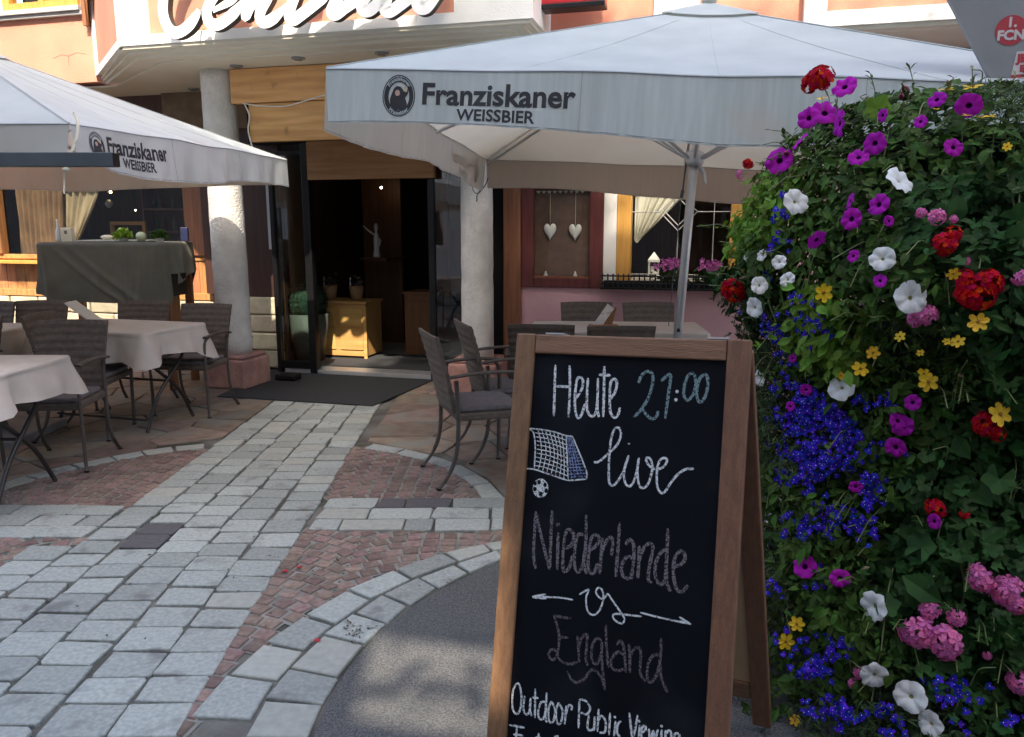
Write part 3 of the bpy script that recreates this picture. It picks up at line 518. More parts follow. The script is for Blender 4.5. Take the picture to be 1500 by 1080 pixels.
# wall between left column and door, dark brown boards over stone
part('door_side_panel', M['brown'], lambda b: (b.box(-3.72, -2.80, 1.50, 1.575, .78, 2.27), b.box(-3.38, -2.80, 1.50, 1.545, 0, .78)))
for r in range(4):
    part('stone_block', M['stonewall'], lambda b: b.box(-3.20 + rnd.uniform(-.1, .05), -2.83, 1.44, 1.499, .03 + r * .185, .205 + r * .185), bevel=.015)
part('poster', mat('pale_poster', (.55, .55, .56), (.62, .62, .62), .5), lambda b: b.box(-2.93, -2.87, 1.46, 1.49, 1.25, 1.98))
# sliding door frames
def post(u, z1, w=.05, n=1.33): part('door_frame', M['black'], lambda b: b.box(u - w / 2, u + w / 2, n, n + .06, .0, z1), bevel=.004)
post(-2.80, 2.2, .045); post(-2.42, 2.27, .075); post(-1.13, 1.93, .06); post(-.62, 2.2, .05)
for q_ in ((-2.778, -2.458, .055, .13), (-1.1, -.645, .055, .13), (-2.778, -2.458, 2.16, 2.2), (-1.1, -.645, 2.16, 2.2)):
    part('door_rail', M['black'], lambda b: b.box(q_[0], q_[1], 1.335, 1.385, q_[2], q_[3]))
part('door_glass', M['glassdoor'], lambda b: b.box(-2.778, -2.458, 1.355, 1.363, .13, 2.16))
part('door_glass', M['glassdoor'], lambda b: b.box(-1.1, -.645, 1.355, 1.363, .13, 2.16))
part('door_leaf_frame', M['black'], lambda b: (b.box(-2.455, -2.395, 1.41, 1.44, .056, 1.91), ), bevel=.003)
# --- right ground floor
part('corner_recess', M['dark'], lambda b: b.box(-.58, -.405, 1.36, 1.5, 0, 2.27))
part('timber_post', M['midwood'], lambda b: b.box(-.405, -.245, 1.24, 1.5, .0, 2.27), bevel=.012)
part('lower_wall', M['pink'], lambda b: (b.box(-.245, 5.5, 1.3, 1.5, 0, .93), b.box(1.73, 5.5, 1.3, 1.5, .93, 2.8), b.box(-.245, 1.73, 1.3, 1.5, 2.12, 2.8)))
part('panel_frame', M['maroon'], lambda b: (b.box(-.243, -.13, 1.27, 1.34, .932, 2.118), b.box(.38, .50, 1.27, 1.34, .932, 2.118), b.box(-.13, .38, 1.272, 1.34, .932, 1.02), b.box(-.13, .38, 1.272, 1.34, 1.80, 2.118)), bevel=.006)
bp = part('display_back', mat('brown_felt', (.11, .065, .045), (.15, .09, .065), .9, scale=14), lambda b: b.box(-.13, .38, 1.33, 1.345, 1.02, 1.80))
part('display_shelf', M['midwood'], lambda b: b.box(-.128, .378, 1.285, 1.329, 1.02, 1.035))
part('display_pane', M['glass'], lambda b: b.box(-.128, .378, 1.276, 1.281, 1.036, 1.799))
part('scalloped_trim', M['ceramic'], lambda b: [b.add([(-.12 + k * .05, 1.322, 1.79), (-.075 + k * .05, 1.322, 1.79), (-.0975 + k * .05, 1.322, 1.765), (-.12 + k * .05, 1.326, 1.79), (-.075 + k * .05, 1.326, 1.79), (-.0975 + k * .05, 1.326, 1.765)], [(0, 1, 2), (5, 4, 3), (0, 3, 4, 1), (1, 4, 5, 2), (2, 5, 3, 0)]) for k in range(9)])
part('window_surround', M['white'], lambda b: b.box(.503, .615, 1.285, 1.5, .932, 2.118))
wf = part('window', M['honey'], lambda b: (b.box(.617, .74, 1.29, 1.42, .96, 2.118), b.box(1.575, 1.728, 1.29, 1.42, .96, 2.118), b.box(.74, 1.575, 1.3, 1.42, .932, .985), b.box(.74, 1.575, 1.3, 1.42, 2.04, 2.118)), bevel=.006)
part('pane', M['glass'], lambda b: b.box(.74, 1.575, 1.36, 1.366, .985, 2.04), wf)
came = MB(); cu, cz, dd = 1.14, 1.60, .16
for a, b_ in (((cu - dd, cz), (cu, cz + dd)), ((cu, cz + dd), (cu + dd, cz)), ((cu + dd, cz), (cu, cz - dd)), ((cu, cz - dd), (cu - dd, cz)),
              ((.74, cz), (cu - dd, cz)), ((cu + dd, cz), (1.575, cz)), ((cu, cz + dd), (cu, 2.04)), ((cu, cz - dd), (cu, 1.06)), ((1.44, .985), (1.44, 2.04)), ((.74, 1.06), (1.575, 1.06)),
              ((cu - .115, cz), (cu, cz + .115)), ((cu, cz + .115), (cu + .115, cz)), ((cu + .115, cz), (cu, cz - .115)), ((cu, cz - .115), (cu - .115, cz))):
    came.tube([(a[0], 1.352, a[1]), (b_[0], 1.352, b_[1])], .0048, 5)
came.build('glazing_bars', mat('lead_came', (.45, .44, .42), None, .5, .4), wf)
part('window_board', M['ceramic'], lambda b: b.box(.74, 1.575, 1.43, 1.62, 1.0, 1.02), wf)
# crack lines in the left upper render
cr = MB()
for pts in (((-4.9, 3.10), (-4.8, 3.13), (-4.72, 3.11), (-4.62, 3.14), (-4.52, 3.12)), ((-4.72, 3.11), (-4.73, 3.06), (-4.72, 3.02)), ((-5.0, 3.46), (-4.9, 3.45), (-4.8, 3.475), (-4.66, 3.47))):
    cr.tube([(u, .9995, z) for u, z in pts], .0022, 4)
cr.build('render_crack', mat('crack_grey', (.28, .14, .09), None, .9), bld)

# ================================================================ THINGS ON THE FACADE
def ribbon_outline(pts, w0, w1=None, seg=5, taper=True):
    P = cat_rom([(x, y, 0) for x, y in pts], seg); n = len(P); L = []; Rr = []
    for i, p in enumerate(P):
        t = (P[min(i + 1, n - 1)] - P[max(i - 1, 0)]); t.normalize(); nn = Vector((-t.y, t.x, 0))
        k = i / (n - 1); w = w0 + ((w1 if w1 is not None else w0) - w0) * k
        if taper: w *= .35 + .65 * min(1, math.sin(math.pi * min(max(k, .02), .98)) * 2.2)
        L.append(p + nn * w / 2); Rr.append(p - nn * w / 2)
    return L, Rr
sign = fthing('lettering_sign', 'large white script lettering reading Central mounted above the entrance', 'sign', 0, 0, 0)
for li, pts in enumerate(SIGN):
    mm_ = MB(); q = [(u / 1000, z / 1000) for u, z in pts]
    L, Rr = ribbon_outline(q, .085 if li not in (5,) else .06, None, 8); n = len(L)
    vs = [(p.x, -.185, p.y) for p in L] + [(p.x, -.185, p.y) for p in Rr] + [(p.x, -.125, p.y) for p in L] + [(p.x, -.125, p.y) for p in Rr]
    o0, o1, o2, o3 = 0, n, 2 * n, 3 * n
    mm_.add(vs, [(o0 + i, o1 + i, o1 + i + 1, o0 + i + 1) for i in range(n - 1)], 0)
    mm_.f += [(o2 + i, o2 + i + 1, o3 + i + 1, o3 + i) for i in range(n - 1)] + [(o0 + i, o0 + i + 1, o2 + i + 1, o2 + i) for i in range(n - 1)] + [(o1 + i, o3 + i, o3 + i + 1, o1 + i + 1) for i in range(n - 1)] + [(o0, o2, o3, o1), (o0 + n - 1, o1 + n - 1, o3 + n - 1, o2 + n - 1)]
    mm_.m += [1] * (4 * (n - 1) - (n - 1) + 2)
    mm_.m = mm_.m[:len(mm_.f)] + [1] * (len(mm_.f) - len(mm_.m))
    # offset overlapping strokes a little so that no faces coincide
    mm_.v = [(x, y - li * .0012, z) for x, y, z in mm_.v]
    mm_.build('letter_stroke', [M['letterwhite'], M['letterside']], sign)
for u in (-2.5, -1.9, -1.2, -.7):
    MB().tube([(u, -.126, 3.03), (u, -.003, 3.03)], .008, 6).build('standoff', M['black'], sign)
rs = fthing('hanging_sign', 'red lit panel with black lower edge at the right end of the bay', 'sign', .34, .32, 3.035)
MB().box(-.26, .27, -.04, .1, .035, .6).build('sign_face', M['red'], rs, bevel=.005)
MB().box(-.265, .275, -.045, .105, 0, .034).build('sign_edge', M['black'], rs, bevel=.004)
cb = fthing('electric_cable', 'thin white cable drooping across the pine header boards', 'cable', -2.55, .59, 2.5)
mb = MB(); mb.tube(cat_rom([(-.02, -.0, .03), (.15, -.0, .0), (.4, 0, -.01), (.6, 0, .03), (.8, 0, .07)], 5), .006, 6); mb.tube(cat_rom([(.0, 0, .02), (.04, 0, -.08), (.02, 0, -.2), (.05, .0, -.34)], 5), .007, 6)
mb.build('cable_run', M['ceramic'], cb, True)
# curtains
def curtain(root, u0, u1, z1, z0, n, m, gather, name='curtain', amp=.03, waves=9):
    nu, nz = 60, 16; vs = []; fs = []
    for j in range(nz + 1):
        t = j / nz; z = z1 + (z0 - z1) * t
        for i in range(nu + 1):
            s = i / nu; ua, ub = gather(t); u = ua + (ub - ua) * s
            vs.append((u, n + amp * (1 - .3 * t) * math.sin(s * waves * 2 * math.pi + .6 * math.sin(3 * t)) + .01 * math.sin(s * 47 + t * 5), z - .03 * math.sin(math.pi * s) * t))
    for j in range(nz):
        for i in range(nu): a = j * (nu + 1) + i; fs.append((a, a + 1, a + nu + 2, a + nu + 1))
    return MB().add(vs, fs).build(name, m, root, smooth=True)
g1 = fthing('curtain', 'tan and cream gathered curtain in the left restaurant window', 'curtain', 0, 0, 0)
curtain(g1, 0, 0, 2.24, 1.10, 1.80, M['curtainbrown'], lambda t: (-6.40, -5.70 - .12 * t), 'curtain_panel')
curtain(g1, 0, 0, 2.24, 1.28, 1.87, M['curtainmid'], lambda t: (-5.95 + .1 * t, -5.15 - .52 * t ** 1.3), 'curtain_panel', .02, 6)
g2 = fthing('curtain', 'cream curtain swept to the left in the window with the diamond glazing', 'curtain', 0, 0, 0)
curtain(g2, 0, 0, 2.03, 1.36, 1.50, M['curtain'], lambda t: (.75, 1.42 - .62 * t ** 1.1), 'curtain_panel', .022, 6)
# lantern and vase inside the right window
ln = fthing('lantern', 'small white lantern behind the diamond-glazed window', 'lantern', .93, 1.53, 1.022)
MB().box(-.05, .05, -.05, .05, 0, .02).box(-.05, .05, -.05, .05, .14, .16).box(-.045, -.035, -.045, -.035, .02, .14).box(.035, .045, -.045, -.035, .02, .14).box(-.045, -.035, .035, .045, .02, .14).box(.035, .045, .035, .045, .02, .14).build('lantern_frame', M['ceramic'], ln)
MB().lathe([(.03, .02), (.03, .1)], (0, 0, 0), 12).build('candle', M['ceramic'], ln)
MB().add([(-.05, -.05, .16), (.05, -.05, .16), (.05, .05, .16), (-.05, .05, .16), (0, 0, .23)], [(0, 1, 4), (1, 2, 4), (2, 3, 4), (3, 0, 4)]).build('lantern_roof', M['ceramic'], ln)
# hearts
def heart(u, z, lab, bow):
    h = fthing('hanging_heart', lab, 'ornament', u, 1.31, z, 'white hearts in the display case')
    pts = []
    for k in range(28):
        t = 2 * math.pi * k / 28; pts.append((.0042 * 16 * math.sin(t) ** 3 * .85, .0042 * (13 * math.cos(t) - 5 * math.cos(2 * t) - 2 * math.cos(3 * t) - math.cos(4 * t)) * 1.25))
    vs = [(x, -.004, y) for x, y in pts] + [(x * .8, -.013, y * .8) for x, y in pts] + [(x, .004, y) for x, y in pts] + [(0, -.015, 0)]; n = 28
    MB().add(vs, [(i, (i + 1) % n, n + (i + 1) % n, n + i) for i in range(n)] + [(n + i, n + (i + 1) % n, 3 * n) for i in range(n)] + [(2 * n + i, 2 * n + (i + 1) % n, (i + 1) % n, i) for i in range(n)] + [tuple(2 * n + i for i in range(n))[::-1]]).build('heart_body', M['ceramic'], h, True)
    MB().tube([(0, 0, .05), (0, 0, 1.78 - z)], .0016, 5).build('string', M['ceramic'], h)
    if bow: MB().add([(-.012, 0, .07), (.012, 0, .07), (.035, 0, .28), (.0, 0, .30), (-.022, 0, .26)], [(0, 1, 2, 3, 4)]).build('ribbon', M['curtainbrown'], h)
heart(.015, 1.44, 'left one of two white hearts hanging in the dark display case, with a tan ribbon', True)
heart(.245, 1.435, 'right one of two white hearts hanging in the dark display case', False)
for u, l in ((-.02, 'small white figure on the display shelf under the left heart'), (.25, 'small white figure on the display shelf under the right heart')):
    o = fthing('figurine', l, 'figurine', u, 1.305, 1.035); MB().lathe([(.022, 0), (.018, .012), (.008, .028), (.011, .036), (.003, .045)], (0, 0, 0), 10).build('figurine_body', M['ceramic'], o, True)
# flower box rail
fb = fthing('flower_box', 'black cast-iron flower box with small balusters below the right window', 'flower box', .50, 1.16, .935)
MB().box(0, 1.5, -.01, .11, 0, .008).build('box_floor', M['black'], fb)
for z in (.012, .055, .118): MB().tube([(0, -.008, z), (1.5, -.008, z)], .006 if z < .1 else .008, 6).build('rail', M['black'], fb)
for k in range(33):
    me = MB().lathe([(.004, 0), (.008, .012), (.004, .03), (.009, .05), (.004, .07), (.008, .092), (.004, .11), (.009, .125), (.002, .135)], (0, 0, 0), 6)
    if k == 0: bal = me.mesh('baluster', M['black'], True)
    inst('baluster', bal, fb, (.02 + k * .0455, -.008, .004))
MB().box(.02, 1.48, .04, .10, .009, .075).build('trough', M['black'], fb, bevel=.004)
def pinkplant(u, lab, spread, seed):
    r_ = random.Random(seed); o = fthing('potted_plant', lab, 'plant', u, 1.225, 1.0, 'pink flowers in the black flower box')
    st = MB(); lf = MB()
    for k in range(22):
        a = r_.uniform(0, 6.28); q = r_.uniform(0, spread); st.tube([(q * .3 * math.cos(a), .2 * q * math.sin(a), 0), (q * math.cos(a), .3 * q * math.sin(a), .13 + r_.uniform(0, .05))], .0025, 4)
    for k in range(160):
        a = r_.uniform(0, 6.28); q = r_.uniform(0, spread * 1.1); c = Vector((q * math.cos(a), .4 * q * math.sin(a), r_.uniform(0, .13))); d = Vector((r_.gauss(0, 1), r_.gauss(0, 1), r_.gauss(0, .6))).normalized() * .03; e = d.cross(Vector((r_.gauss(0, 1), r_.gauss(0, 1), r_.gauss(0, 1)))).normalized() * .014
        lf.add([c - d, c + e, c + d, c - e], [(0, 1, 2, 3)])
    st.build('stems', M['leaf1'], o); lf.build('leaves', M['leaf1'], o)
    for k in range(int(spread * 260)):
        a = r_.uniform(0, 6.28); q = r_.uniform(0, spread); f = MB(); c = Vector((q * math.cos(a), -.03 + .3 * q * math.sin(a), .13 + r_.uniform(-.02, .07)))
        for p in range(5):
            b = p * 1.2566 + r_.random(); f.add([c, c + Vector((math.cos(b - .4) * .016, -.008, math.sin(b - .4) * .016)), c + Vector((math.cos(b) * .024, -.011, math.sin(b) * .024)), c + Vector((math.cos(b + .4) * .016, -.008, math.sin(b + .4) * .016))], [(0, 1, 2, 3)])
        f.build('blossom', M['petal_pinkv'], o)
def leafmat(n, a, b, tr=.25): return mat(n, a, b, .6, spec=.22, scale=12, translucent=tr, island=.35, coord='Object')
M['leaf1'] = leafmat('leaf_mid_green', (.035, .085, .018), (.075, .15, .03)); M['petal_pinkv'] = mat('petal_pink_violet', (.55, .12, .42), (.72, .22, .58), .6, island=.25, translucent=.25)
pinkplant(1.10, 'pink flowering plant in the black flower box, the larger one left of the parasol pole', .16, 3)
pinkplant(1.42, 'pink flowering plant in the black flower box, right of the parasol pole', .12, 4)
# hall contents
def bulb(u, n, z, lab, r=.014, s=18):
    o = fthing('ceiling_lamp', lab, 'lamp', u, n, z); MB().ball((0, 0, 0), r, 10, 6).build('bulb', M['bulb'], o, True); MB().tube([(0, 0, r), (0, 0, 2.8 - z)], .004, 5).build('cord', M['black'], o)
M['bulb'] = emis('warm_bulb', (1, .72, .38), 9.)
bulb(-2.36, 3.0, 1.93, 'small glowing warm bulb hanging in the dark entrance hall')
bulb(-5.79, 2.6, 1.90, 'small glowing warm bulb hanging in the left dining room window')
bulb(-5.45, 2.6, 1.68, 'dimmer small warm bulb lower in the left dining room window', .009)
o = fthing('glass_pendant', 'clear glass pendant catching light under the bulb in the left window', 'lamp', -5.83, 2.6, 1.74); MB().lathe([(.02, .07), (.045, .03), (.04, 0), (.015, -.03)], (0, 0, 0), 12).build('pendant_glass', M['alu'], o, True); MB().tube([(0, 0, .07), (0, 0, 1.06)], .003, 5).build('cord', M['black'], o)
bs = fthing('bottle_shelf', 'wooden shelf with rows of bottles in the left dining room', 'shelf', -5.0, 3.4, 1.1)
for z in (0, .30, .60, .90): MB().box(-1.0, 1.0, 0, .22, z, z + .025).build('shelf_board', M['midwood'], bs)
for x_ in (-1.02, 1.0): MB().box(x_, x_ + .025, 0, .22, -1.05, 1.1).build('shelf_side', M['midwood'], bs)
for row in range(3):
    for k in range(12):
        r0 = rnd.uniform(.028, .036); h0 = rnd.uniform(.17, .24); o = fthing('wine_bottle', ('dark green', 'brown', 'pale clear')[k % 3] + ' bottle on the ' + ('lowest', 'middle', 'upper')[row] + ' shelf in the left dining room', 'bottle', -5.9 + k * .162 + rnd.uniform(-.03, .03), 3.5, 1.126 + row * .30, 'bottles on the dining room shelf')
        MB().lathe([(r0, 0), (r0, h0 * .6), (r0 * .4, h0 * .78), (r0 * .4, h0)], (0, 0, 0), 10).build('bottle_body', mat('bottle_%d' % (k % 3), ((.02, .06, .03), (.10, .04, .01), (.25, .22, .14))[k % 3], None, .12), o, True)
bn_ = fthing('bench_back', 'orange-brown wooden bench back in the left dining room', 'bench', -5.72, 2.75, 0)
MB().box(-.26, .26, 0, .04, 1.50, 1.545).build('top_rail', M['honey'], bn_, bevel=.006); MB().box(-.26, -.22, 0, .04, 0, 1.499).build('bench_post', M['honey'], bn_); MB().box(.22, .26, 0, .04, 0, 1.499).build('bench_post', M['honey'], bn_); MB().box(-.219, .219, .01, .03, .5, 1.3).build('back_panel', M['midwood'], bn_)
ch = fthing('chest', 'honey-coloured wooden chest with panelled front just inside the entrance', 'chest', -2.50, 2.05, .05)
MB().box(-.33, .33, 0, .42, .03, .60).build('chest_body', M['chestwood'], ch, bevel=.005)
MB().box(-.35, .35, -.02, .44, .603, .63).build('chest_top', M['chestwood'], ch, bevel=.005)
for a, b_ in ((-.30, -.03), (.03, .30)):
    MB().box(a, b_, -.012, -.001, .10, .33).build('drawer_panel', M['chestwood'], ch, bevel=.004)
    MB().box(a, b_, -.012, -.001, .36, .56).build('drawer_panel', M['chestwood'], ch, bevel=.004)
MB().box(-.345, -.31, -.018, -.001, 0, .58).box(.31, .345, -.018, -.001, 0, .58).build('corner_post', M['chestwood'], ch)
cu2 = fthing('cupboard', 'dark wooden cupboard right of the honey-coloured chest in the hall', 'cupboard', -1.70, 2.5, .05)
MB().box(-.2, .2, 0, .4, 0, .68).build('cupboard_body', M['midwood'], cu2, bevel=.005); MB().box(-.22, .22, -.02, .42, .681, .71).build('cupboard_top', M['midwood'], cu2)
MB().box(-.17, .17, -.014, -.001, .08, .6).build('cupboard_door', M['midwood'], cu2, bevel=.005)
def bucket(u, lab):
    o = fthing('wooden_bucket', lab, 'bucket', u, 2.25, .684); MB().lathe([(.062, 0), (.082, .15), (.076, .15), (.06, .02)], (0, 0, 0), 16).build('bucket_body', M['pot'], o, True)
    h = MB(); h.tube([(-.075, 0, .15), (-.07, 0, .24)], .006, 6); h.build('handle', M['ceramic'], o)
    lf = MB(); r_ = random.Random(int(u * 100))
    for k in range(50):
        c = Vector((r_.gauss(0, .035), r_.gauss(0, .035), .15 + abs(r_.gauss(0, .05)))); d = Vector((r_.gauss(0, 1), r_.gauss(0, 1), r_.gauss(0, 1))).normalized() * .02; e = d.cross(Vector((r_.gauss(0, 1), r_.gauss(0, 1), 1))).normalized() * .01; lf.add([c - d, c + e, c + d, c - e], [(0, 1, 2, 3)])
    tag(lf.build('dried_flowers', mat('dried_purple', (.06, .04, .05), (.2, .16, .17), .9, island=.4), o), kind='stuff')
bucket(-2.68, 'left wooden bucket of dried flowers on the chest'); bucket(-2.36, 'right wooden bucket of dried flowers on the chest')
st = fthing('statuette', 'pale statuette with raised arm standing on a shelf in the hall', 'statuette', -2.33, 2.75, 1.13)
MB().lathe([(.045, 0), (.04, .03), (.03, .1), (.035, .2), (.026, .26), (.012, .29), (.026, .33), (.02, .37), (.003, .39)], (0, 0, 0), 14).tube([(0, 0, .24), (-.09, 0, .30), (-.16, 0, .36)], [.014, .011, .008], 7).tube([(0, 0, .24), (.05, 0, .19), (.03, 0, .12)], [.014, .011, .008], 7).build('statuette_body', M['ceramic'], st, True)
MB().box(-.16, .16, -.1, .5, -.03, -.002).build('shelf_board', M['hallwood'], st)
for u, z, w_, h_, l in ((-1.55, 1.45, .22, .24, 'faint square notice on the dark hall wall'), (-1.23, 1.47, .16, .13, 'small orange-brown box on the dark hall wall')):
    o = fthing('notice_board', l, 'notice', u, 3.4, z); MB().box(-w_ / 2, w_ / 2, 0, .03, 0, h_).build('notice_face', mat('notice_tan', (.12, .09, .06), None, .8) if w_ > .2 else mat('notice_orange', (.25, .11, .04), None, .7), o)
# boxwood ball planter by the door
bx = fthing('topiary_planter', 'tall grey planter with a dark green ball behind the left door frame', 'planter', -2.72, 1.80, .05)
MB().lathe([(.15, 0), (.235, .52), (.215, .52), (.2, .47)], (0, 0, 0), 20).build('planter_pot', M['planter'], bx, True)
MB().ball((0, 0, .64), .205, 24, 16).build('green_ball', M['box'], bx, True)
tl = MB()
for k in range(1500):
    d0 = Vector((rnd.gauss(0, 1), rnd.gauss(0, 1), rnd.gauss(0, 1))).normalized(); c = Vector((0, 0, .64)) + d0 * rnd.uniform(.198, .216); d = (d0 * .6 + Vector((rnd.gauss(0, 1), rnd.gauss(0, 1), rnd.gauss(0, 1)))).normalized() * .016; e = d.cross(d0).normalized() * .009; tl.add([c - d, c + e, c + d, c - e], [(0, 1, 2, 3)])
tag(tl.build('ball_leaves', M['box'], bx), kind='stuff')
w_ = fthing('wine_crate', 'black metal rack beside the left column base', 'rack', -3.12, 1.18, .0)
for k in range(6): MB().tube([(-.15 + k * .05, 0, .0), (-.15 + k * .05, 0, .38)], .006, 5).build('rack_bar', M['black'], w_)
MB().box(-.17, .12, -.01, .01, .38, .395).box(-.17, .12, -.01, .01, 0, .012).build('rack_rail', M['black'], w_)
pb = fthing('boot_scraper', 'low black box on the ground beside the left plinth and doormat', 'box', -2.50, .98, 0.013); MB().box(-.11, .11, -.07, .07, 0, .06).build('box_body', M['black'], pb, bevel=.015)

# ================================================================ TABLES, CLOTHS AND CHAIRS
def cloth_mesh(w, d, h, drop, seed, m, parent=None, name='tablecloth', dropvar=.03, flare=.04, fold=.018):
    r_ = random.Random(seed); nx, ny, nd = 60, 36, 14; hw, hd = w / 2, d / 2; rc = .03
    per = []
    def side(a, b, n):
        for i in range(n): t = i / n; per.append((a[0] + (b[0] - a[0]) * t, a[1] + (b[1] - a[1]) * t))
    side((-hw, -hd), (hw, -hd), nx); side((hw, -hd), (hw, hd), ny); side((hw, hd), (-hw, hd), nx); side((-hw, hd), (-hw, -hd), ny)
    n = len(per); ph = [r_.uniform(0, 6.28) for _ in range(4)]; vs = []; fs = []
    for j in range(nd + 1):
        t = j / nd
        for i, (x, y) in enumerate(per):
            cx = abs(x) > hw - .001; cy = abs(y) > hd - .001; corner = max(0, 1 - min(hw - abs(x) if cy else 9, hd - abs(y) if cx else 9) / .16) if (cx or cy) else 0
            ox = (1 if x > 0 else -1) if cx else 0; oy = (1 if y > 0 else -1) if cy else 0
            s = i / n * 2 * math.pi; f = fold * (math.sin(s * 9 + ph[0]) + .6 * math.sin(s * 17 + ph[1]) + .9 * noise.noise(Vector((s * 6, t * 2, seed)))) * t
            out = flare * t + f + .05 * corner * t; dz = drop * (1 + .12 * math.sin(s * 3 + ph[2]) + .30 * corner) * t
            if j == 0: out = 0; dz = 0
            elif j == 1: out = .012; dz = .012
            L = math.hypot(ox, oy) or 1
            vs.append((x + ox / L * out + (-.03 * corner * t * ox if False else 0), y + oy / L * out, h - dz))
    for j in range(nd):
        for i in range(n): fs.append((j * n + i, (j + 1) * n + i, (j + 1) * n + (i + 1) % n, j * n + (i + 1) % n))
    fs.append(tuple(range(n)))
    return MB().add(vs, fs).build(name, m, parent, smooth=False)
def shade_smooth_angle(o):
    me = o.data; me.polygons.foreach_set('use_smooth', [len(p.vertices) == 4 for p in me.polygons])
def table(x, y, rz, w, d, h, tlabel, clabel, drop, seed, group, legs=True, clothmat=None, cgroup=None, tcat='table'):
    t = thing('folding_table', tlabel, tcat, (x, y, 0), rz, group)
    MB().box(-w / 2 + .012, w / 2 - .012, -d / 2 + .012, d / 2 - .012, h - .035, h - .012).build('tabletop', M['tablemetal'], t)
    for sx in (-1, 1):
        X = sx * (w / 2 - .10)
        for sg in (-1, 1):
            MB().tube(cat_rom([(X + sg * .012, -sg * (d / 2 - .06), 0.012), (X + sg * .012, -sg * .12, .26), (X + sg * .012, sg * .15, .5), (X + sg * .012, sg * (d / 2 - .1), h - .04)], 4), .013, 8).build('leg', M['tablemetal'], t, smooth=True)
    MB().tube([(-w / 2 + .1, 0, h * .46), (w / 2 - .1, 0, h * .46)], .009, 6).build('stretcher', M['tablemetal'], t)
    MB().tube([(-w / 2 + .1, -d / 2 + .08, .10), (w / 2 - .1, -d / 2 + .08, .10)], .009, 6).build('stretcher', M['tablemetal'], t)
    c = tag(empty('tablecloth', (x, y, 0), rz), clabel, 'tablecloth', cgroup)
    shade_smooth_angle(cloth_mesh(w, d, h, drop, seed, clothmat or M['linen'], c, 'cloth_sheet'))
    return t
def chair_proto():
    t = empty('garden_chair'); HB = .87
    # backrest: curved woven panel
    nu, nz = 8, 18; vs = []; fs = []
    for side in (0, 1):
        for j in range(nz + 1):
            k = j / nz; z = .43 + (HB - .43) * k; hw = .205 + .022 * k; y0 = -.205 - .075 * k - .03 * k * k
            for i in range(nu + 1):
                s = i / nu * 2 - 1; wv = .0022 * (1 if j % 2 else -1)
                vs.append((hw * s, y0 - .018 * (1 - s * s) + (.012 if side == 0 else -.012) + (wv if side == 0 else -wv), z + .006 * (1 - s * s) * k))
    m = (nz + 1) * (nu + 1)
    for j in range(nz):
        for i in range(nu):
            a = j * (nu + 1) + i; fs.append((a + 1, a, a + nu + 1, a + nu + 2)); fs.append((m + a, m + a + 1, m + a + nu + 2, m + a + nu + 1))
    for j in range(nz):
        a = j * (nu + 1); fs.append((a, m + a, m + a + nu + 1, a + nu + 1)); a += nu; fs.append((m + a, a, a + nu + 1, m + a + nu + 1))
    a = nz * (nu + 1)
    for i in range(nu): fs.append((a + i + 1, a + i, m + a + i, m + a + i + 1))
    MB().add(vs, fs).build('backrest', M['wicker'], t)
    MB().prism([(-.225, -.2), (.225, -.2), (.235, .2), (-.235, .2)], .385, .43).build('seat', M['wicker'], t, bevel=.012)
    MB().prism([(-.205, -.175), (.205, -.175), (.215, .19), (-.215, .19)], .4305, .462).build('cushion', M['cushion'], t, bevel=.012)
    for s in (-1, 1):
        MB().tube(cat_rom([(s * .222, -.20, .62), (s * .222, -.19, .43), (s * .222, -.20, .22), (s * .225, -.245, .09), (s * .23, -.31, .006)], 5), [.013] * 21, 8, flat=.8).build('leg', M['chairmetal'], t, smooth=True)
        MB().tube(cat_rom([(s * .237, .185, .006), (s * .24, .19, .3), (s * .243, .195, .56), (s * .243, .165, .635), (s * .238, .10, .65)], 5), .013, 8, flat=.8).build('leg', M['chairmetal'], t, smooth=True)
        MB().tube(cat_rom([(s * .243, .19, .652), (s * .243, .05, .662), (s * .236, -.12, .656), (s * .225, -.245, .64)], 4), .024, 8, flat=.42).build('armrest', M['chairmetal'], t, smooth=True)
        MB().lathe([(.016, 0), (.016, .01)], (s * .23, -.31, 0), 8).lathe([(.016, 0), (.016, .01)], (s * .237, .185, 0), 8).build('foot_cap', M['black'], t)
    return t
proto = chair_proto(); used = [False]
def chair(x, y, face, label, group, s=1.):
    o = proto if not used[0] else copy_tree(proto)
    used[0] = True; o.location = (x, y, 0); o.rotation_euler = (0, 0, R(face)); o.scale = (s, s, s); tag(o, label, 'chair', group); return o
LG, RG = 'wicker chairs at the left tables', 'wicker chairs at the right tables'
# face = rotation from +Y (0 = faces away from the viewer), seat centre position
chair(-2.84, 4.68, 184, 'wicker armchair facing the viewer behind the nearest left table, its legs next to the setts', LG)
chair(-3.02, 5.42, -84, 'wicker armchair seen side-on, directly behind the nearest left chair', LG)
chair(-2.57, 6.08, 172, 'wicker armchair at the right end of the middle left table, nearest the left column', LG, .97)
chair(-3.15, 6.30, 180, 'wicker chair behind the middle left table under the cloth-covered buffet', LG, .97)
chair(-4.04, 6.35, 182, 'wicker chair before the lit stone wall, left of the menu stand', LG, .97)
chair(-4.48, 6.30, 178, 'wicker chair at the left edge before the lit stone wall, farther back', LG, .97)
chair(-3.72, 4.95, 178, 'wicker chair at the left edge of the view, near the white table at the edge', LG)
chair(-.19, 4.50, -72, 'wicker armchair seen side-on next to the chalkboard, the nearer of the pair', RG)
chair(-.02, 4.98, -74, 'wicker armchair seen side-on next to the chalkboard, the farther of the pair', RG)
chair(.22, 5.28, -6, 'wicker chair with its back to the viewer, just right of the right column', RG, .97)
chair(.70, 5.20, 0, 'wicker chair with its back to the viewer in front of the menu stand', RG, .97)
chair(.62, 6.22, 178, 'wicker chair against the pink wall behind the menu stand', RG, .97)
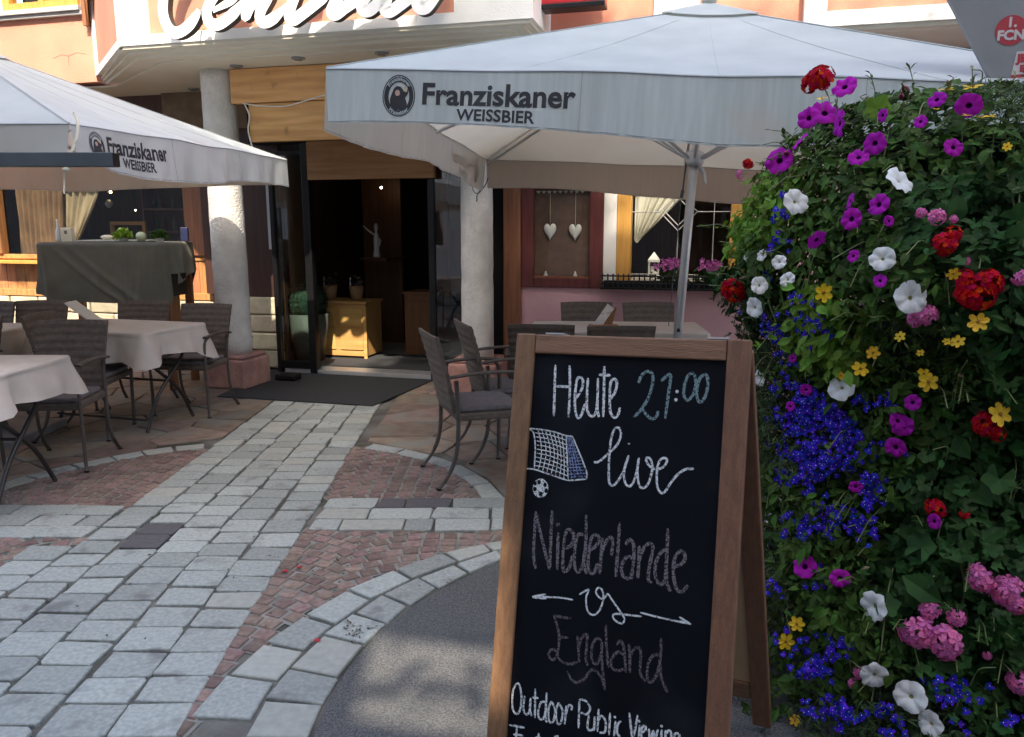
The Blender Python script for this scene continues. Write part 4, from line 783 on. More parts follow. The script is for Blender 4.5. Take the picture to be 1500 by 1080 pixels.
chair(1.16, 6.20, 182, 'wicker chair against the pink wall nearest the parasol pole', RG, .97)
TG = 'folding tables under beige cloths'
table(-3.10, 4.02, 0, 1.10, .70, .745, 'folding table at the left edge, nearest the viewer', 'pale beige cloth on the nearest left table, cut by the picture edge', .17, 11, TG, cgroup='beige tablecloths')
table(-2.95, 5.75, R(-16), 1.0, .65, .745, 'folding table in the middle of the left group, before the left column', 'pale beige cloth on the middle left table', .20, 12, TG, cgroup='beige tablecloths')
table(-4.25, 5.55, 0, 1.25, .70, .745, 'folding table far left behind the wicker chairs', 'pale beige cloth on the far left table', .26, 13, TG, cgroup='beige tablecloths')
table(.78, 5.72, R(-4), 1.25, .62, .74, 'folding table behind the chalkboard, before the pink wall', 'beige cloth on the table behind the chalkboard', .18, 14, TG, cgroup='beige tablecloths')
# menu stands
def menu_stand(x, y, z, rz, lab, m, lean=-38, h=.22, w=.12):
    o = thing('menu_stand', lab, 'menu', (x, y, z), rz)
    b = MB().box(-w / 2, w / 2, -.004, .004, 0, h); b.xf(Matrix.Rotation(R(lean), 4, 'Y')); b.build('menu_card', m, o)
    b = MB().box(-w / 2, w / 2, -.004, .004, 0, h * .8); b.xf(Matrix.Translation((.09, .02, 0)) @ Matrix.Rotation(R(-lean * -.4), 4, 'Y')); b.build('menu_back', M['midwood'], o)
    MB().box(-.05, .16, -.04, .04, 0, .02).build('menu_foot', M['midwood'], o, bevel=.004)
mcard = mat('printed_menu', (.62, .58, .54), (.72, .69, .66), .6, scale=30, c3=(.3, .24, .2), scale3=26, thr3=.58)
menu_stand(.62, 5.66, .741, R(5), 'leaning white menu card stand on the table behind the chalkboard', mcard, 35, .19, .06)
ms = thing('menu_stand', 'thin menu folder propped open on the middle left table', 'menu', (-3.10, 5.80, .748), R(8))
b = MB().box(-.01, .0, -.1, .1, 0, .27); b.xf(Matrix.Rotation(R(-50), 4, 'Y')); b.build('menu_card', M['ceramic'], ms)
b = MB().box(-.2, .0, -.1, .1, 0, .008); b.build('menu_back', M['tablemetal'], ms)
# tall buffet with grey-green cloth
bf = thing('buffet_stand', 'tall wooden buffet stand hidden under a grey-green cloth', 'buffet', (-3.62, 7.18, 0), 0)
MB().box(-.53, .53, -.29, .29, 1.29, 1.325).build('buffet_top', M['brown'], bf)
for sx in (-1, 1):
    for sy in (-1, 1): MB().box(sx * .52 - .03, sx * .52 + .03, sy * .24 - .03, sy * .24 + .03, 0, 1.29).build('leg', M['midwood'], bf)
MB().box(-.5, .5, -.22, .22, .50, .53).build('buffet_shelf', M['midwood'], bf)
cl = tag(empty('tablecloth', (-3.62, 7.18, 0), 0), 'grey-green cloth draped over the tall buffet by the left window', 'tablecloth')
def buffet_cloth():
    w, d, h = 1.10, .60, 1.338; nd = 30; vs = []; fs = []; per = []
    for (a, b, k) in (((-w / 2, -d / 2), (w / 2, -d / 2), 110), ((w / 2, -d / 2), (w / 2, d / 2), 36), ((w / 2, d / 2), (-w / 2, d / 2), 24), ((-w / 2, d / 2), (-w / 2, -d / 2), 30)):
        for i in range(k): t = i / k; per.append((a[0] + (b[0] - a[0]) * t, a[1] + (b[1] - a[1]) * t))
    n = len(per)
    # sweeping folds on the front: start, sideways drift, width, depth, curve
    FD = ((.02, .05, .02, .030, 0), (.10, .34, .030, .034, .25), (.22, .42, .035, .026, .2), (.50, .02, .04, .018, -.1), (.66, .06, .022, .034, 0), (.745, .02, .018, .026, 0), (.82, -.03, .022, .034, 0), (.93, -.05, .025, .030, 0))
    for j in range(nd + 1):
        t = j / nd
        for i, (x, y) in enumerate(per):
            front = y < -d / 2 + .001; right = x > w / 2 - .001; left = x < -w / 2 + .001; back = not (front or right or left); s_ = x / w + .5; v = y / d + .5
            if front: drop = .50 + .05 * s_ - .05 * math.exp(-(s_ / .06) ** 2)
            elif right: drop = .40 - .14 * v if v > .16 else .55 - v * 1.0
            else: drop = .45
            out = .012 + .02 * t
            if front:
                for s0, dr, wd, dp, cv in FD:
                    c = s0 + dr * t + cv * t * t; out += dp * math.exp(-((s_ - c) / wd) ** 2) * (t ** .7) * (1 - .3 * t)
                out += .012 * noise.noise(Vector((s_ * 9, t * 4, 2))) * t
            elif right:
                out += (.03 * math.exp(-((v - .2 - .1 * t) / .09) ** 2) + .03 * math.exp(-((v - .55 + .1 * t) / .08) ** 2) + .025 * math.exp(-((v - .85) / .08) ** 2)) * t
            if j == 0: out = 0
            ox = (1 if right else -1 if left else 0); oy = -1 if front else (1 if back else 0)
            vs.append((x + ox * out + (.016 * math.sin(t * 5) * t if front else 0), y + oy * out, h - drop * t - (.004 if j else 0)))
    for j in range(nd):
        for i in range(n): fs.append((j * n + i, (j + 1) * n + i, (j + 1) * n + (i + 1) % n, j * n + (i + 1) % n))
    fs.append(tuple(range(n)))
    o = MB().add(vs, fs).build('cloth_sheet', M['greycloth'], cl); shade_smooth_angle(o)
buffet_cloth()
BT = lambda x, y=0: (-3.62 + x * math.cos(R(-6)) - y * math.sin(R(-6)), 7.18 + x * math.sin(R(-6)) + y * math.cos(R(-6)), 1.340)
o = thing('tray', 'pale stone tray on the tall buffet', 'tray', BT(.02, .02)); MB().box(-.35, .3, -.16, .16, 0, .014).build('tray_slab', M['stonewarm'], o, bevel=.004)
o = thing('table_card', 'cream card box on the left end of the tall buffet', 'card box', BT(-.40, -.12)); MB().box(-.05, .05, -.03, .03, 0, .125).build('card_body', M['curtain'], o, bevel=.006)
MB().box(-.012, .012, -.034, -.031, .07, .1).build('card_mark', M['greycloth'], o)
o = thing('bottle', 'dark slim bottle at the left end of the tall buffet', 'bottle', BT(-.52, -.08)); MB().lathe([(.022, 0), (.024, .02), (.02, .09), (.009, .14), (.008, .19), (.011, .2)], (0, 0, 0), 12).build('bottle_body', M['alu'], o, True)
o = thing('glass_jar', 'squat clear jar standing left of the dark bottle', 'jar', BT(-.57, .12)); MB().lathe([(.03, 0), (.032, .07), (.02, .09)], (0, 0, 0), 12).build('jar_body', M['ceramic'], o, True)
o = thing('bowl', 'small pale bowl left of the lime green plant', 'bowl', BT(-.10, 0)); MB().lathe([(.03, .015), (.055, .04), (.05, .05), (.02, .06)], (0, 0, 0), 14).build('bowl_body', M['curtain'], o, True)
def tuft(x, y, r, m, lab, seed, n=260):
    r_ = random.Random(seed); o = thing('potted_herb', lab, 'plant', BT(x, y)); MB().lathe([(.03, 0), (.04, .04)], (0, 0, 0), 10).build('herb_pot', M['ceramic'], o)
    lf = MB()
    for k in range(n):
        d0 = Vector((r_.gauss(0, 1), r_.gauss(0, 1), abs(r_.gauss(0, 1)))).normalized(); c = Vector((0, 0, .035)) + d0 * r * r_.uniform(.4, 1); d = (d0 + Vector((r_.gauss(0, .6), r_.gauss(0, .6), r_.gauss(0, .6)))).normalized() * .022; e = d.cross(Vector((r_.gauss(0, 1), r_.gauss(0, 1), 1))).normalized() * .012
        lf.add([c - d, c + e, c + d, c - e], [(0, 1, 2, 3)])
    lf.build('herb_leaves', m, o)
tuft(.12, -.1, .085, M['lime'], 'bright lime green leafy plant in the middle of the tall buffet', 1)
tuft(.42, -.02, .075, M['leaf1'], 'dark green fluffy plant on the right of the tall buffet', 2)
o = thing('glass_ball', 'pale green ball between the two plants on the tall buffet', 'ball', BT(.29, -.1)); MB().ball((0, 0, .045), .045, 16, 10).build('ball_body', mat('pale_green_ball', (.42, .5, .33), (.5, .58, .4), .3), o, True)
o = thing('bottle', 'blue-black flat bottle at the right end of the tall buffet', 'bottle', BT(.53, .22)); MB().box(-.035, .035, -.02, .02, 0, .13).build('bottle_body', mat('navy_pack', (.02, .025, .07), None, .4), o, bevel=.008)
o = thing('crate', 'black crate with a red label under the right end of the buffet cloth', 'crate', (-3.14, 7.06, .86), R(-6)); MB().box(-.09, .12, -.12, .12, 0, .2).build('crate_body', M['black'], o, bevel=.008); MB().box(.02, .06, -.124, -.121, .04, .15).build('crate_label', mat('red_label', (.5, .06, .03), None, .6), o)
MB().box(-.05, .05, -.1, .1, -.3301, -.001).build('crate_bracket', M['midwood'], o)

# ================================================================ PARASOLS
def parasol(name, label, loc, phi, tilt, tiltf, s, zc, zp, val, fab, textsides, seed, visible_base=True, pole_r=.026, text_off=.22, scale_t=1., hx=None, lift=0., wr_=1., vmat='streaked'):
    r_ = random.Random(seed); root = thing(name, label, 'parasol', loc, 0, 'square beer garden parasols')
    root.rotation_mode = 'YXZ'; root.rotation_euler = (R(-tiltf), R(tilt), R(-phi))
    h = s / 2; hx = hx or h; cs = [(-hx, -h), (hx, -h), (hx, h), (-hx, h)]; ph = [r_.uniform(0, 6.28) for _ in range(16)]
    def surf(k, a, b):      # k panel, a across 0..1, b 0 at peak .. 1 at edge
        c0, c1 = cs[k], cs[(k + 1) % 4]; x = (c0[0] + (c1[0] - c0[0]) * a) * b; y = (c0[1] + (c1[1] - c0[1]) * a) * b
        z = zp + (zc - zp) * b; e = abs(a - .5) * 2
        z -= .05 * (1 - e ** 2) * math.sin(math.pi * b * .92) * .8 + (-.020) * (1 - e ** 2) * b
        z += .006 * math.sin(a * 21 + ph[k] + b * 6) * b * (1 - e)
        return Vector((x, y, z))
    na, nb = 22, 12; mb = MB()
    for k in range(4):
        vs = [surf(k, i / na, max(.002, j / nb)) for j in range(nb + 1) for i in range(na + 1)]
        mb.add(vs, [(j * (na + 1) + i, (j + 1) * (na + 1) + i, (j + 1) * (na + 1) + i + 1, j * (na + 1) + i + 1) for j in range(nb) for i in range(na)])
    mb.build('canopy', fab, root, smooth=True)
    sm_ = MB()
    for k in range(4):
        sm_.tube([surf(k, 0, j / 10) + Vector((0, 0, .0025)) for j in range(1, 11)], .0055, 5, flat=.5)
        for a_ in (.25, .5, .75): sm_.tube([surf(k, a_, j / 10) + Vector((0, 0, .001)) for j in range(2, 11)], .0022, 4, flat=.5)
    sm_.build('seam_tape', fab, root)
    cap = MB(); q = .16
    for k in range(4):
        vs = [surf(k, i / 8, max(.004, q * j / 4)) + Vector((0, 0, .028 + .012 * j / 4 * (-1))) for j in range(5) for i in range(9)]
        cap.add(vs, [(j * 9 + i, (j + 1) * 9 + i, (j + 1) * 9 + i + 1, j * 9 + i + 1) for j in range(4) for i in range(8)])
    cap.build('vent_cap', fab, root, smooth=True)
    MB().lathe([(.03, zp + .012), (.045, zp + .03), (.03, zp + .05), (.004, zp + .055)], (0, 0, 0), 14).build('finial', M['fabric_l'], root, True)
    def val_pt(k, a, t, off=0.):
        p = surf(k, a, 1.0); c0, c1 = cs[k], cs[(k + 1) % 4]; sl = math.dist(c0, c1); tx, ty = (c1[0] - c0[0]) / sl, (c1[1] - c0[1]) / sl; nx, ny = ty, -tx
        e = 1 - abs(a - .5) * 2; m = a * s
        wr = (.010 * math.sin(m * 9 + ph[4 + k]) + .006 * math.sin(m * 23 + ph[8 + k] + 2 * t) + .0028 * math.sin(m * 61 + ph[k])) * t * min(1, e * 5) * wr_
        out = .012 * t + wr + off
        # corners are gathered inwards a little
        pull = .02 * max(0, 1 - e * 6) * t
        dc = (1 - a) * sl if k == 0 else a * sl if k == 1 else 9
        t = t * (1 - lift * math.exp(-dc / .3))
        return Vector((p.x + nx * out - tx * pull * (1 if a > .5 else -1), p.y + ny * out - ty * pull * (1 if a > .5 else -1), p.z - val * t * (1 + .10 * math.sin(m * 2.3 + ph[12 + k]) * t) - (.006 * math.sin(a * math.pi) * t)))
    for k in range(4):
        n1, n2 = 90, 7
        vs = [val_pt(k, i / n1, j / n2) for j in range(n2 + 1) for i in range(n1 + 1)]
        v = MB().add(vs, [(j * (n1 + 1) + i, (j + 1) * (n1 + 1) + i, (j + 1) * (n1 + 1) + i + 1, j * (n1 + 1) + i + 1) for j in range(n2) for i in range(n1)]).build('valance', M[vmat], root, smooth=True)
        v2 = MB().tube([val_pt(k, i / 60, .965, .0008) for i in range(61)], .0016, 4).tube([val_pt(k, i / 60, .02, .001) for i in range(61)], .003, 4).tube([val_pt(k, .335, j / 6, .001) for j in range(7)], .0016, 4).tube([val_pt(k, .667, j / 6, .001) for j in range(7)], .0016, 4); v2.build('hem_stitch', mat('stitch_grey', (.33, .36, .38), None, .9), v)
        if k in textsides:
            def flat(vs, fs, x0, y0, nm, off=.0016, m=M['print_']):
                # x0: metres from the left end, y0: metres below the top edge
                pv = [val_pt(k, (x0 + x) / s, (y0 - y) / val, off) for x, y, *_ in vs]; return MB().add(pv, fs).build(nm, m, v)
            S_ = scale_t; x0 = text_off
            def sub(vs, fs): return vs, fs
            vs, fs = text_polys('Franziskaner', .131 * S_, .0035); wd = max(p[0] for p in vs); k_ = .66 * S_ / wd; vs = [(p[0] * k_, p[1], 0) for p in vs]
            flat(vs, fs, x0 + .175 * S_, .150 * S_ * val / .235, 'lettering')
            vs, fs = text_polys('WEISSBIER', .076 * S_, .0018); wd = max(p[0] for p in vs); k_ = .335 * S_ / wd; vs = [(p[0] * k_, p[1], 0) for p in vs]
            flat(vs, fs, x0 + .335 * S_, .222 * S_ * val / .235, 'lettering')
            # oval emblem: ring, pale field and the dark hooded figure raising a mug
            ex, ey = x0 + .075 * S_, .115 * val / .235
            def ell(rx, ry, n=28, cx=0, cy=0): return [(cx + rx * math.cos(2 * math.pi * i / n), cy + ry * math.sin(2 * math.pi * i / n), 0) for i in range(n)]
            A_ = ell(.073 * S_, .094 * S_); B_ = ell(.046 * S_, .064 * S_)
            flat(A_ + B_, [(i, (i + 1) % 28, 28 + (i + 1) % 28, 28 + i) for i in range(28)], ex, ey, 'emblem_ring')
            I0 = ell(.0685 * S_, .0885 * S_); I1 = ell(.066 * S_, .086 * S_)
            flat(I0 + I1, [(i, (i + 1) % 28, 28 + (i + 1) % 28, 28 + i) for i in range(28)], ex, ey, 'emblem_line', .0022, fab)
            for wrd, up in (('Franziskaner', 1), ('Weissbier', -1)):       # tiny curved lettering in the ring
                vs, fs = text_polys(wrd, .021 * S_, .0006); wd = max(p[0] for p in vs); cv = []
                for p in vs:
                    if up > 0: a = math.pi / 2 - (p[0] / wd - .5) * 1.9; rr = (.051 + p[1] / S_) * S_
                    else: a = -math.pi / 2 + (p[0] / wd - .5) * 1.6; rr = (.064 - p[1] / S_) * S_
                    cv.append((rr * math.cos(a), (rr + .019 * S_) * math.sin(a), 0))
                flat(cv, fs, ex, ey, 'emblem_lettering', .0024, fab)
            B2 = [(-.036, -.062), (.034, -.062), (.037, -.03), (.028, -.005), (.040, .012), (.041, .032), (.028, .036), (.020, .024), (.018, .03), (.006, .044), (-.012, .046), (-.024, .034), (-.032, .012), (-.040, -.012), (-.038, -.036)]
            flat([(x * S_, y * S_, 0) for x, y in B2], [tuple(range(len(B2)))], ex, ey, 'emblem_figure', .0022)
            flat([(p[0], p[1], 0) for p in ell(.011 * S_, .014 * S_, 12, -.006 * S_, .016 * S_)], [tuple(range(12))], ex, ey, 'emblem_face', .003, mat('print_flesh', (.45, .3, .25), None, .8))
            flat([(p[0], p[1], 0) for p in [(.024 * S_, .022 * S_), (.036 * S_, .022 * S_), (.037 * S_, .044 * S_), (.023 * S_, .044 * S_)]], [(0, 1, 2, 3)], ex, ey, 'emblem_mug', .003, mat('print_tan', (.5, .42, .3), None, .8))
    # frame
    zl = lambda b: zp + (zc - zp) * b
    for k in range(8):
        a = math.pi / 4 * k + math.pi / 4; diag = k % 2 == 0; ln_ = h * math.sqrt(2) if diag else h
        dx, dy = math.cos(a), math.sin(a)
        e0 = Vector((dx * .05, dy * .05, zp - .07)); e1 = Vector((dx * ln_ * .985 * hx / h, dy * ln_ * .985, zc - .035 + (0 if diag else .012)))
        rb = MB().tube([e0, e1], .0105, 6).build('rib', M['alu'], root)
        mid = e0.lerp(e1, .46); MB().tube([(dx * .045, dy * .045, zc - .12), mid], .009, 6).build('strut', M['alu'], root)
    MB().lathe([(.05, zc - .16), (.055, zc - .14), (.055, zc - .10), (.05, zc - .08)], (0, 0, 0), 16).build('runner_hub', M['alu'], root, True)
    MB().lathe([(.045, zp - .1), (.05, zp - .04)], (0, 0, 0), 16).build('crown_hub', M['alu'], root, True)
    MB().lathe([(pole_r, .05), (pole_r, zp - .1)], (0, 0, 0), 20).build('pole', M['alu'], root, True)
    MB().tube([(.03, -.02, zc - .16), (.06, -.03, zc - .20), (.075, -.03, zc - .26)], [.012, .012, .008], 7).build('handle', M['alu'], root, True)
    MB().tube([(-.045, -.02, zc - .14), (-.05, -.025, zc - .30)], .006, 6).tube([(-.05, -.025, zc - .30), (-.055, -.025, zc - .345)], .011, 6).tube([(-.054, -.025, zc - .35), (-.06, -.02, zc - 1.1)], .0022, 4).build('pull_cord', M['bar'], root)
    MB().ball((.0, -pole_r - .006, .86), .012, 8, 5).build('locking_knob', M['black'], root, True)
    b = MB().box(-.3, .3, -.3, .3, 0.0, .06); b.lathe([(.04, .06), (.035, .35)], (0, 0, 0), 14); b.build('base', M['grey_metal'], root, bevel=.01)
    return root, surf, val_pt
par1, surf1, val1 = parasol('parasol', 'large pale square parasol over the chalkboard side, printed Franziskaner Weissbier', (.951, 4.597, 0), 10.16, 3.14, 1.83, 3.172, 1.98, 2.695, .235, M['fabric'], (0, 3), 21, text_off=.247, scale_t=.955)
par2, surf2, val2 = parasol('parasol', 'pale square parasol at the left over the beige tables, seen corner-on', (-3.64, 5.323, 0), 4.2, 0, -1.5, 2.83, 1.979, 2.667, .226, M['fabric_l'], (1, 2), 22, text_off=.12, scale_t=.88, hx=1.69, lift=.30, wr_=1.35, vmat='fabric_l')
# blue-grey crossbar with rope at the left parasol's near corner
bar = thing('crossbar', 'dark blue-grey horizontal metal bar below the near corner of the left parasol', 'bar', (-1.80, 3.62, 1.735))
MB().box(-2.6, 0, -.03, .03, 0, .062).build('bar_beam', M['bar'], bar, bevel=.003)
MB().box(-.002, .003, -.028, .028, .002, .06).build('end_cap', M['black'], bar)
MB().box(-2.66, -2.60, -.03, .03, -1.72, .062).build('upright', M['bar'], bar, bevel=.003)
rp = thing('rope', 'thin cream rope tying the parasol corner to the metal bar', 'rope', (-2.02, 3.70, 1.735))
MB().tube(cat_rom([(-.01, .03, .25), (.035, -.03, .2), (.045, -.07, .13), (.03, -.1, .06), (.0, -.1, .03)], 5), .007, 6).ball((0, -.1, -.012), .016, 8, 5, (1.3, .8, .7)).tube([(-.01, -.1, -.02), (-.02, -.1, -.12)], .004, 5).build('rope_strand', M['curtain'], rp, True)
# shock cord loops at the far left corner of the big parasol
c2 = thing('corner_loop', 'dark elastic loop tied to the far corner of the large parasol at the right column', 'loop', (-.235, 6.45, 1.80))
MB().tube(cat_rom([(-.09, 0, .02), (-.08, 0, -.04), (-.05, 0, -.06), (-.02, 0, -.04), (-.01, 0, .03)], 5), .004, 6).tube(cat_rom([(.04, 0, .06), (.01, .05, .0), (-.05, .1, -.06), (-.06, .15, -.12)], 5), .005, 6).build('loop_cord', M['bar'], c2, True)

# ================================================================ CHALKBOARD
def baxes(yaw, roll, lean):
    y, r, l = R(yaw), R(roll), R(lean); ew = Vector((math.cos(y) * math.cos(r), -math.sin(y) * math.cos(r), -math.sin(r))); hb = Vector((math.sin(y), math.cos(y), 0))
    n = -hb * math.cos(l) + Vector((0, 0, math.sin(l))); n = (n - ew * n.dot(ew)).normalized(); ed = ew.cross(n)
    if ed.z > 0: ed = -ed
    return ew, ed, n
bw, bd, bn = baxes(24.536, -1.72, 14.217); TLp = Vector((.0119, 1.988, 1.1922)); WB = .588; KB = .85; HBD = TLp.z / -bd.z
brd = thing('chalkboard', 'wood-framed black A-frame chalkboard announcing a live match at 21:00', 'chalkboard', (TLp + bd * HBD + bw * WB / 2), -R(24.536))
brd.location.z = 0
inv = (Matrix.Translation(brd.location) @ Matrix.Rotation(-R(24.536), 4, 'Z')).inverted()
def BP(p, q, o=0.): return inv @ (TLp + bw * p + bd * q + bn * o)
def bbox(p0, p1, q0, q1, o0, o1):
    mb = MB(); c = [BP(p, q, o) for o in (o0, o1) for p, q in ((p0, q1), (p1, q1), (p1, q0), (p0, q0))]
    return mb.add(c, [(0, 3, 2, 1), (4, 5, 6, 7), (0, 1, 5, 4), (1, 2, 6, 5), (2, 3, 7, 6), (3, 0, 4, 7)])
fw = .053
bbox(0, fw, 0, HBD, -.028, 0).build('frame_rail', M['boardwood'], brd, bevel=.004)
bbox(WB - fw, WB, 0, HBD, -.028, 0).build('frame_rail', M['boardwood'], brd, bevel=.004)
bbox(fw + .001, WB - fw - .001, .0015, .050, -.027, -.001).build('frame_rail', M['boardwood_h'], brd, bevel=.004)
bbox(fw + .001, WB - fw - .001, HBD - .12, HBD - .055, -.027, -.001).build('frame_rail', M['boardwood_h'], brd, bevel=.004)
panel = bbox(fw - .004, WB - fw + .004, .046, HBD - .116, -.018, -.010).build('writing_panel', M['slate'], brd)
# rear frame leaning the other way
tl2 = TLp + bn * -.034 + bd * .03; rear_dir = (Vector((math.sin(R(37)), math.cos(R(37)), 0)) * math.sin(R(16)) + Vector((0, 0, -math.cos(R(16))))).normalized(); rn = bw.cross(rear_dir).normalized()
if rn.dot(bn) > 0: rn = -rn
HR = tl2.z / -rear_dir.z
def rbox(p0, p1, q0, q1, o0, o1):
    mb = MB(); c = [inv @ (tl2 + bw * p + rear_dir * q + rn * o) for o in (o0, o1) for p, q in ((p0, q1), (p1, q1), (p1, q0), (p0, q0))]
    return mb.add(c, [(0, 3, 2, 1), (4, 5, 6, 7), (0, 1, 5, 4), (1, 2, 6, 5), (2, 3, 7, 6), (3, 0, 4, 7)])
rbox(0, fw, 0, HR, 0, .028).build('rear_rail', M['boardwood'], brd, bevel=.004); rbox(WB - fw, WB, 0, HR, 0, .028).build('rear_rail', M['boardwood'], brd, bevel=.004)
rbox(fw + .001, WB - fw - .001, HR - .16, HR - .1, .001, .027).build('rear_rail', M['boardwood_h'], brd, bevel=.004); rbox(fw + .001, WB - fw - .001, .002, .058, .001, .027).build('rear_rail', M['boardwood_h'], brd, bevel=.004)
rbox(fw - .004, WB - fw + .004, .05, HR - .1, .01, .016).build('rear_panel', M['ply'], brd)
for p in (.08, WB - .10): bbox(p, p + .05, -.004, .0, -.05, -.004).build('hinge', M['alu'], brd)
def chalk(n, col, a=.95):
    m = bpy.data.materials.new(n); m.use_nodes = True; t = m.node_tree; p = t.nodes['Principled BSDF']; p.inputs['Base Color'].default_value = (*col, 1); p.inputs['Roughness'].default_value = 1
    nz = t.nodes.new('ShaderNodeTexNoise'); nz.inputs['Scale'].default_value = 190; nz.inputs['Detail'].default_value = 3; tc = t.nodes.new('ShaderNodeTexCoord'); t.links.new(tc.outputs['Object'], nz.inputs[0])
    r = t.nodes.new('ShaderNodeMapRange'); r.inputs['From Min'].default_value = .36; r.inputs['From Max'].default_value = .54; r.inputs['To Min'].default_value = .30 * a; r.inputs['To Max'].default_value = a
    t.links.new(nz.outputs[0], r.inputs[0]); t.links.new(r.outputs[0], p.inputs['Alpha']); return m
CW, CT, CG, CG2, CBL = chalk('chalk_white', (.68, .72, .74)), chalk('chalk_teal', (.20, .30, .32), .8), chalk('chalk_grey', (.19, .17, .19), .75), chalk('chalk_dim_grey', (.13, .11, .125), .75), chalk('chalk_blue', (.28, .36, .62), .6)
lvl = [0]
def strokes(name, data, w, m, jit=.0):
    mb = MB(); w *= KB
    for st_ in data:
        pts = [(x * KB / 1000, y * KB / 1000) for x, y in st_]
        if len(pts) == 2 and math.dist(pts[0], pts[1]) < w * .6:
            c = pts[0]; n = 10; mb.add([BP(c[0] + w * .62 * math.cos(k * .628), c[1] + w * .62 * math.sin(k * .628), -.0088 + lvl[0] * .00006) for k in range(n)], [tuple(range(n))[::-1]]); lvl[0] += 1; continue
        P = cat_rom([(x, y, 0) for x, y in pts], 6); n = len(P); vs = []
        if len(pts) == 2: P = [P[0].lerp(P[1], i / 6) for i in range(7)]; n = 7
        for i, p in enumerate(P):
            t = (P[min(i + 1, n - 1)] - P[max(i - 1, 0)]); t.normalize(); ww = w * (.5 * rnd.uniform(.88, 1.1)); 
            if i in (0, n - 1): ww *= .6
            vs.append(BP(p.x - t.y * ww, p.y + t.x * ww, -.0092 + lvl[0] * .00006)); vs.append(BP(p.x + t.y * ww, p.y - t.x * ww, -.0092 + lvl[0] * .00006))
        mb.add(vs, [(2 * i, 2 * i + 2, 2 * i + 3, 2 * i + 1) for i in range(n - 1)]); lvl[0] = (lvl[0] + 1) % 12
    return mb.build(name, m, panel)
strokes('chalk_word', HEUTE, .0078, CW); strokes('chalk_time', TIME, .0085, CT); strokes('chalk_word', LIVE, .0066, CW)
strokes('chalk_goal', GOAL, .0042, CW); strokes('chalk_net', NET, .0028, CW); strokes('chalk_net', SIDE, .0030, CBL)
strokes('chalk_word', NIED, .0095, CG); strokes('chalk_versus', VS, .0052, CW); strokes('chalk_word', ENGLAND, .0078, CG2); strokes('chalk_word', OUTDOOR, .0062, CW)
b = MB(); q = BALL[0]; b.add([BP(x * KB / 1000, y * KB / 1000, -.0088) for x, y in q], [tuple(range(len(q)))[::-1]]); b.build('chalk_ball', CW, panel)
b = MB()
for q in SPOTS: b.add([BP(x * KB / 1000, y * KB / 1000, -.0081) for x, y in q], [tuple(range(len(q)))[::-1]])
b.build('chalk_ball_spots', M['slate'], panel)

# ================================================================ BACK OF THE TRAFFIC SIGN
tz = thing('road_sign', 'grey metal back of a triangular road sign with stickers, above the flowers', 'sign', (1.87, 2.95, 0), R(-14))
def tri(rad, n=5):
    pts = []
    for k, a in enumerate((150, 30, 270)):
        cx, cy = .47 * math.cos(R(a)), .47 * math.sin(R(a))
        for i in range(n): b_ = R(a + 60 - 120 * i / (n - 1)); pts.append((cx + rad * math.cos(b_), cy + rad * math.sin(b_)))
    return pts
T = tri(.05); zc_ = 2.36; n = len(T)
p = MB().add([(x, 0, zc_ + y) for x, y in T] + [(x, .012, zc_ + y) for x, y in T], [tuple(range(n)), tuple(range(n, 2 * n))[::-1]] + [((i + 1) % n, i, n + i, n + (i + 1) % n) for i in range(n)]).build('sign_plate', M['grey_metal'], tz)
T2 = tri(.036)
MB().add([(x, -.012, zc_ + y) for x, y in T] + [(x * .94, -.0121, zc_ + y * .94) for x, y in T] + [(x, -.0005, zc_ + y) for x, y in T] + [(x * .94, -.0005, zc_ + y * .94) for x, y in T], [(i, (i + 1) % n, n + (i + 1) % n, n + i) for i in range(n)] + [(2 * n + i, 2 * n + (i + 1) % n, (i + 1) % n, i) for i in range(n)] + [(n + i, n + (i + 1) % n, 3 * n + (i + 1) % n, 3 * n + i) for i in range(n)]).build('folded_rim', M['grey_metal'], tz)
MB().lathe([(.03, 0), (.03, 2.9)], (.34, -.045, 0), 16).build('sign_post', M['grey_metal'], tz, True)
def disc_(c, r, y, n=28): return [(c[0] + r * math.cos(-2 * math.pi * i / n), y, c[1] + r * math.sin(-2 * math.pi * i / n)) for i in range(n)][::-1]
sred = mat('sticker_red', (.36, .03, .045), (.42, .04, .05), .5); swhite = mat('sticker_white', (.55, .52, .52), None, .5)
STC = (-.066, 2.165)
stk = MB().add(disc_(STC, .052, -.0018), [tuple(range(28))]).build('round_sticker', sred, p)
def stxt(s_, cx, cz, size, m, y, parent, bold=.002, sx=1.):
    vs, fs = text_polys(s_, size, bold); w_ = max(v[0] for v in vs) * sx; MB().add([(cx - w_ / 2 + v[0] * sx, y, cz + v[1]) for v in vs], fs).build('sticker_lettering', m, parent)
stxt('1.', STC[0] + .0, STC[1] + .012, .046, swhite, -.003, stk); stxt('FCN', STC[0], STC[1] - .032, .046, swhite, -.003, stk)
sq = MB().add([(-.06, -.0018, 1.93), (.075, -.0018, 1.93), (.075, -.0018, 2.095), (-.04, -.0018, 2.09)], [(0, 1, 2, 3)]).build('square_sticker', swhite, p)
MB().add([(-.058, -.0026, 1.932), (.075, -.0026, 1.932), (.075, -.0026, 2.015), (-.050, -.0026, 2.010)], [(0, 1, 2, 3)]).build('sticker_field', sred, sq)
stxt('JEDER', .016, 2.054, .038, sred, -.003, sq, .0025); stxt('EINE', .006, 2.021, .03, sred, -.003, sq, .002); stxt('IST', -.012, 1.976, .032, swhite, -.0034, sq, .0022); stxt('U', -.028, 1.94, .032, swhite, -.0034, sq, .0022)

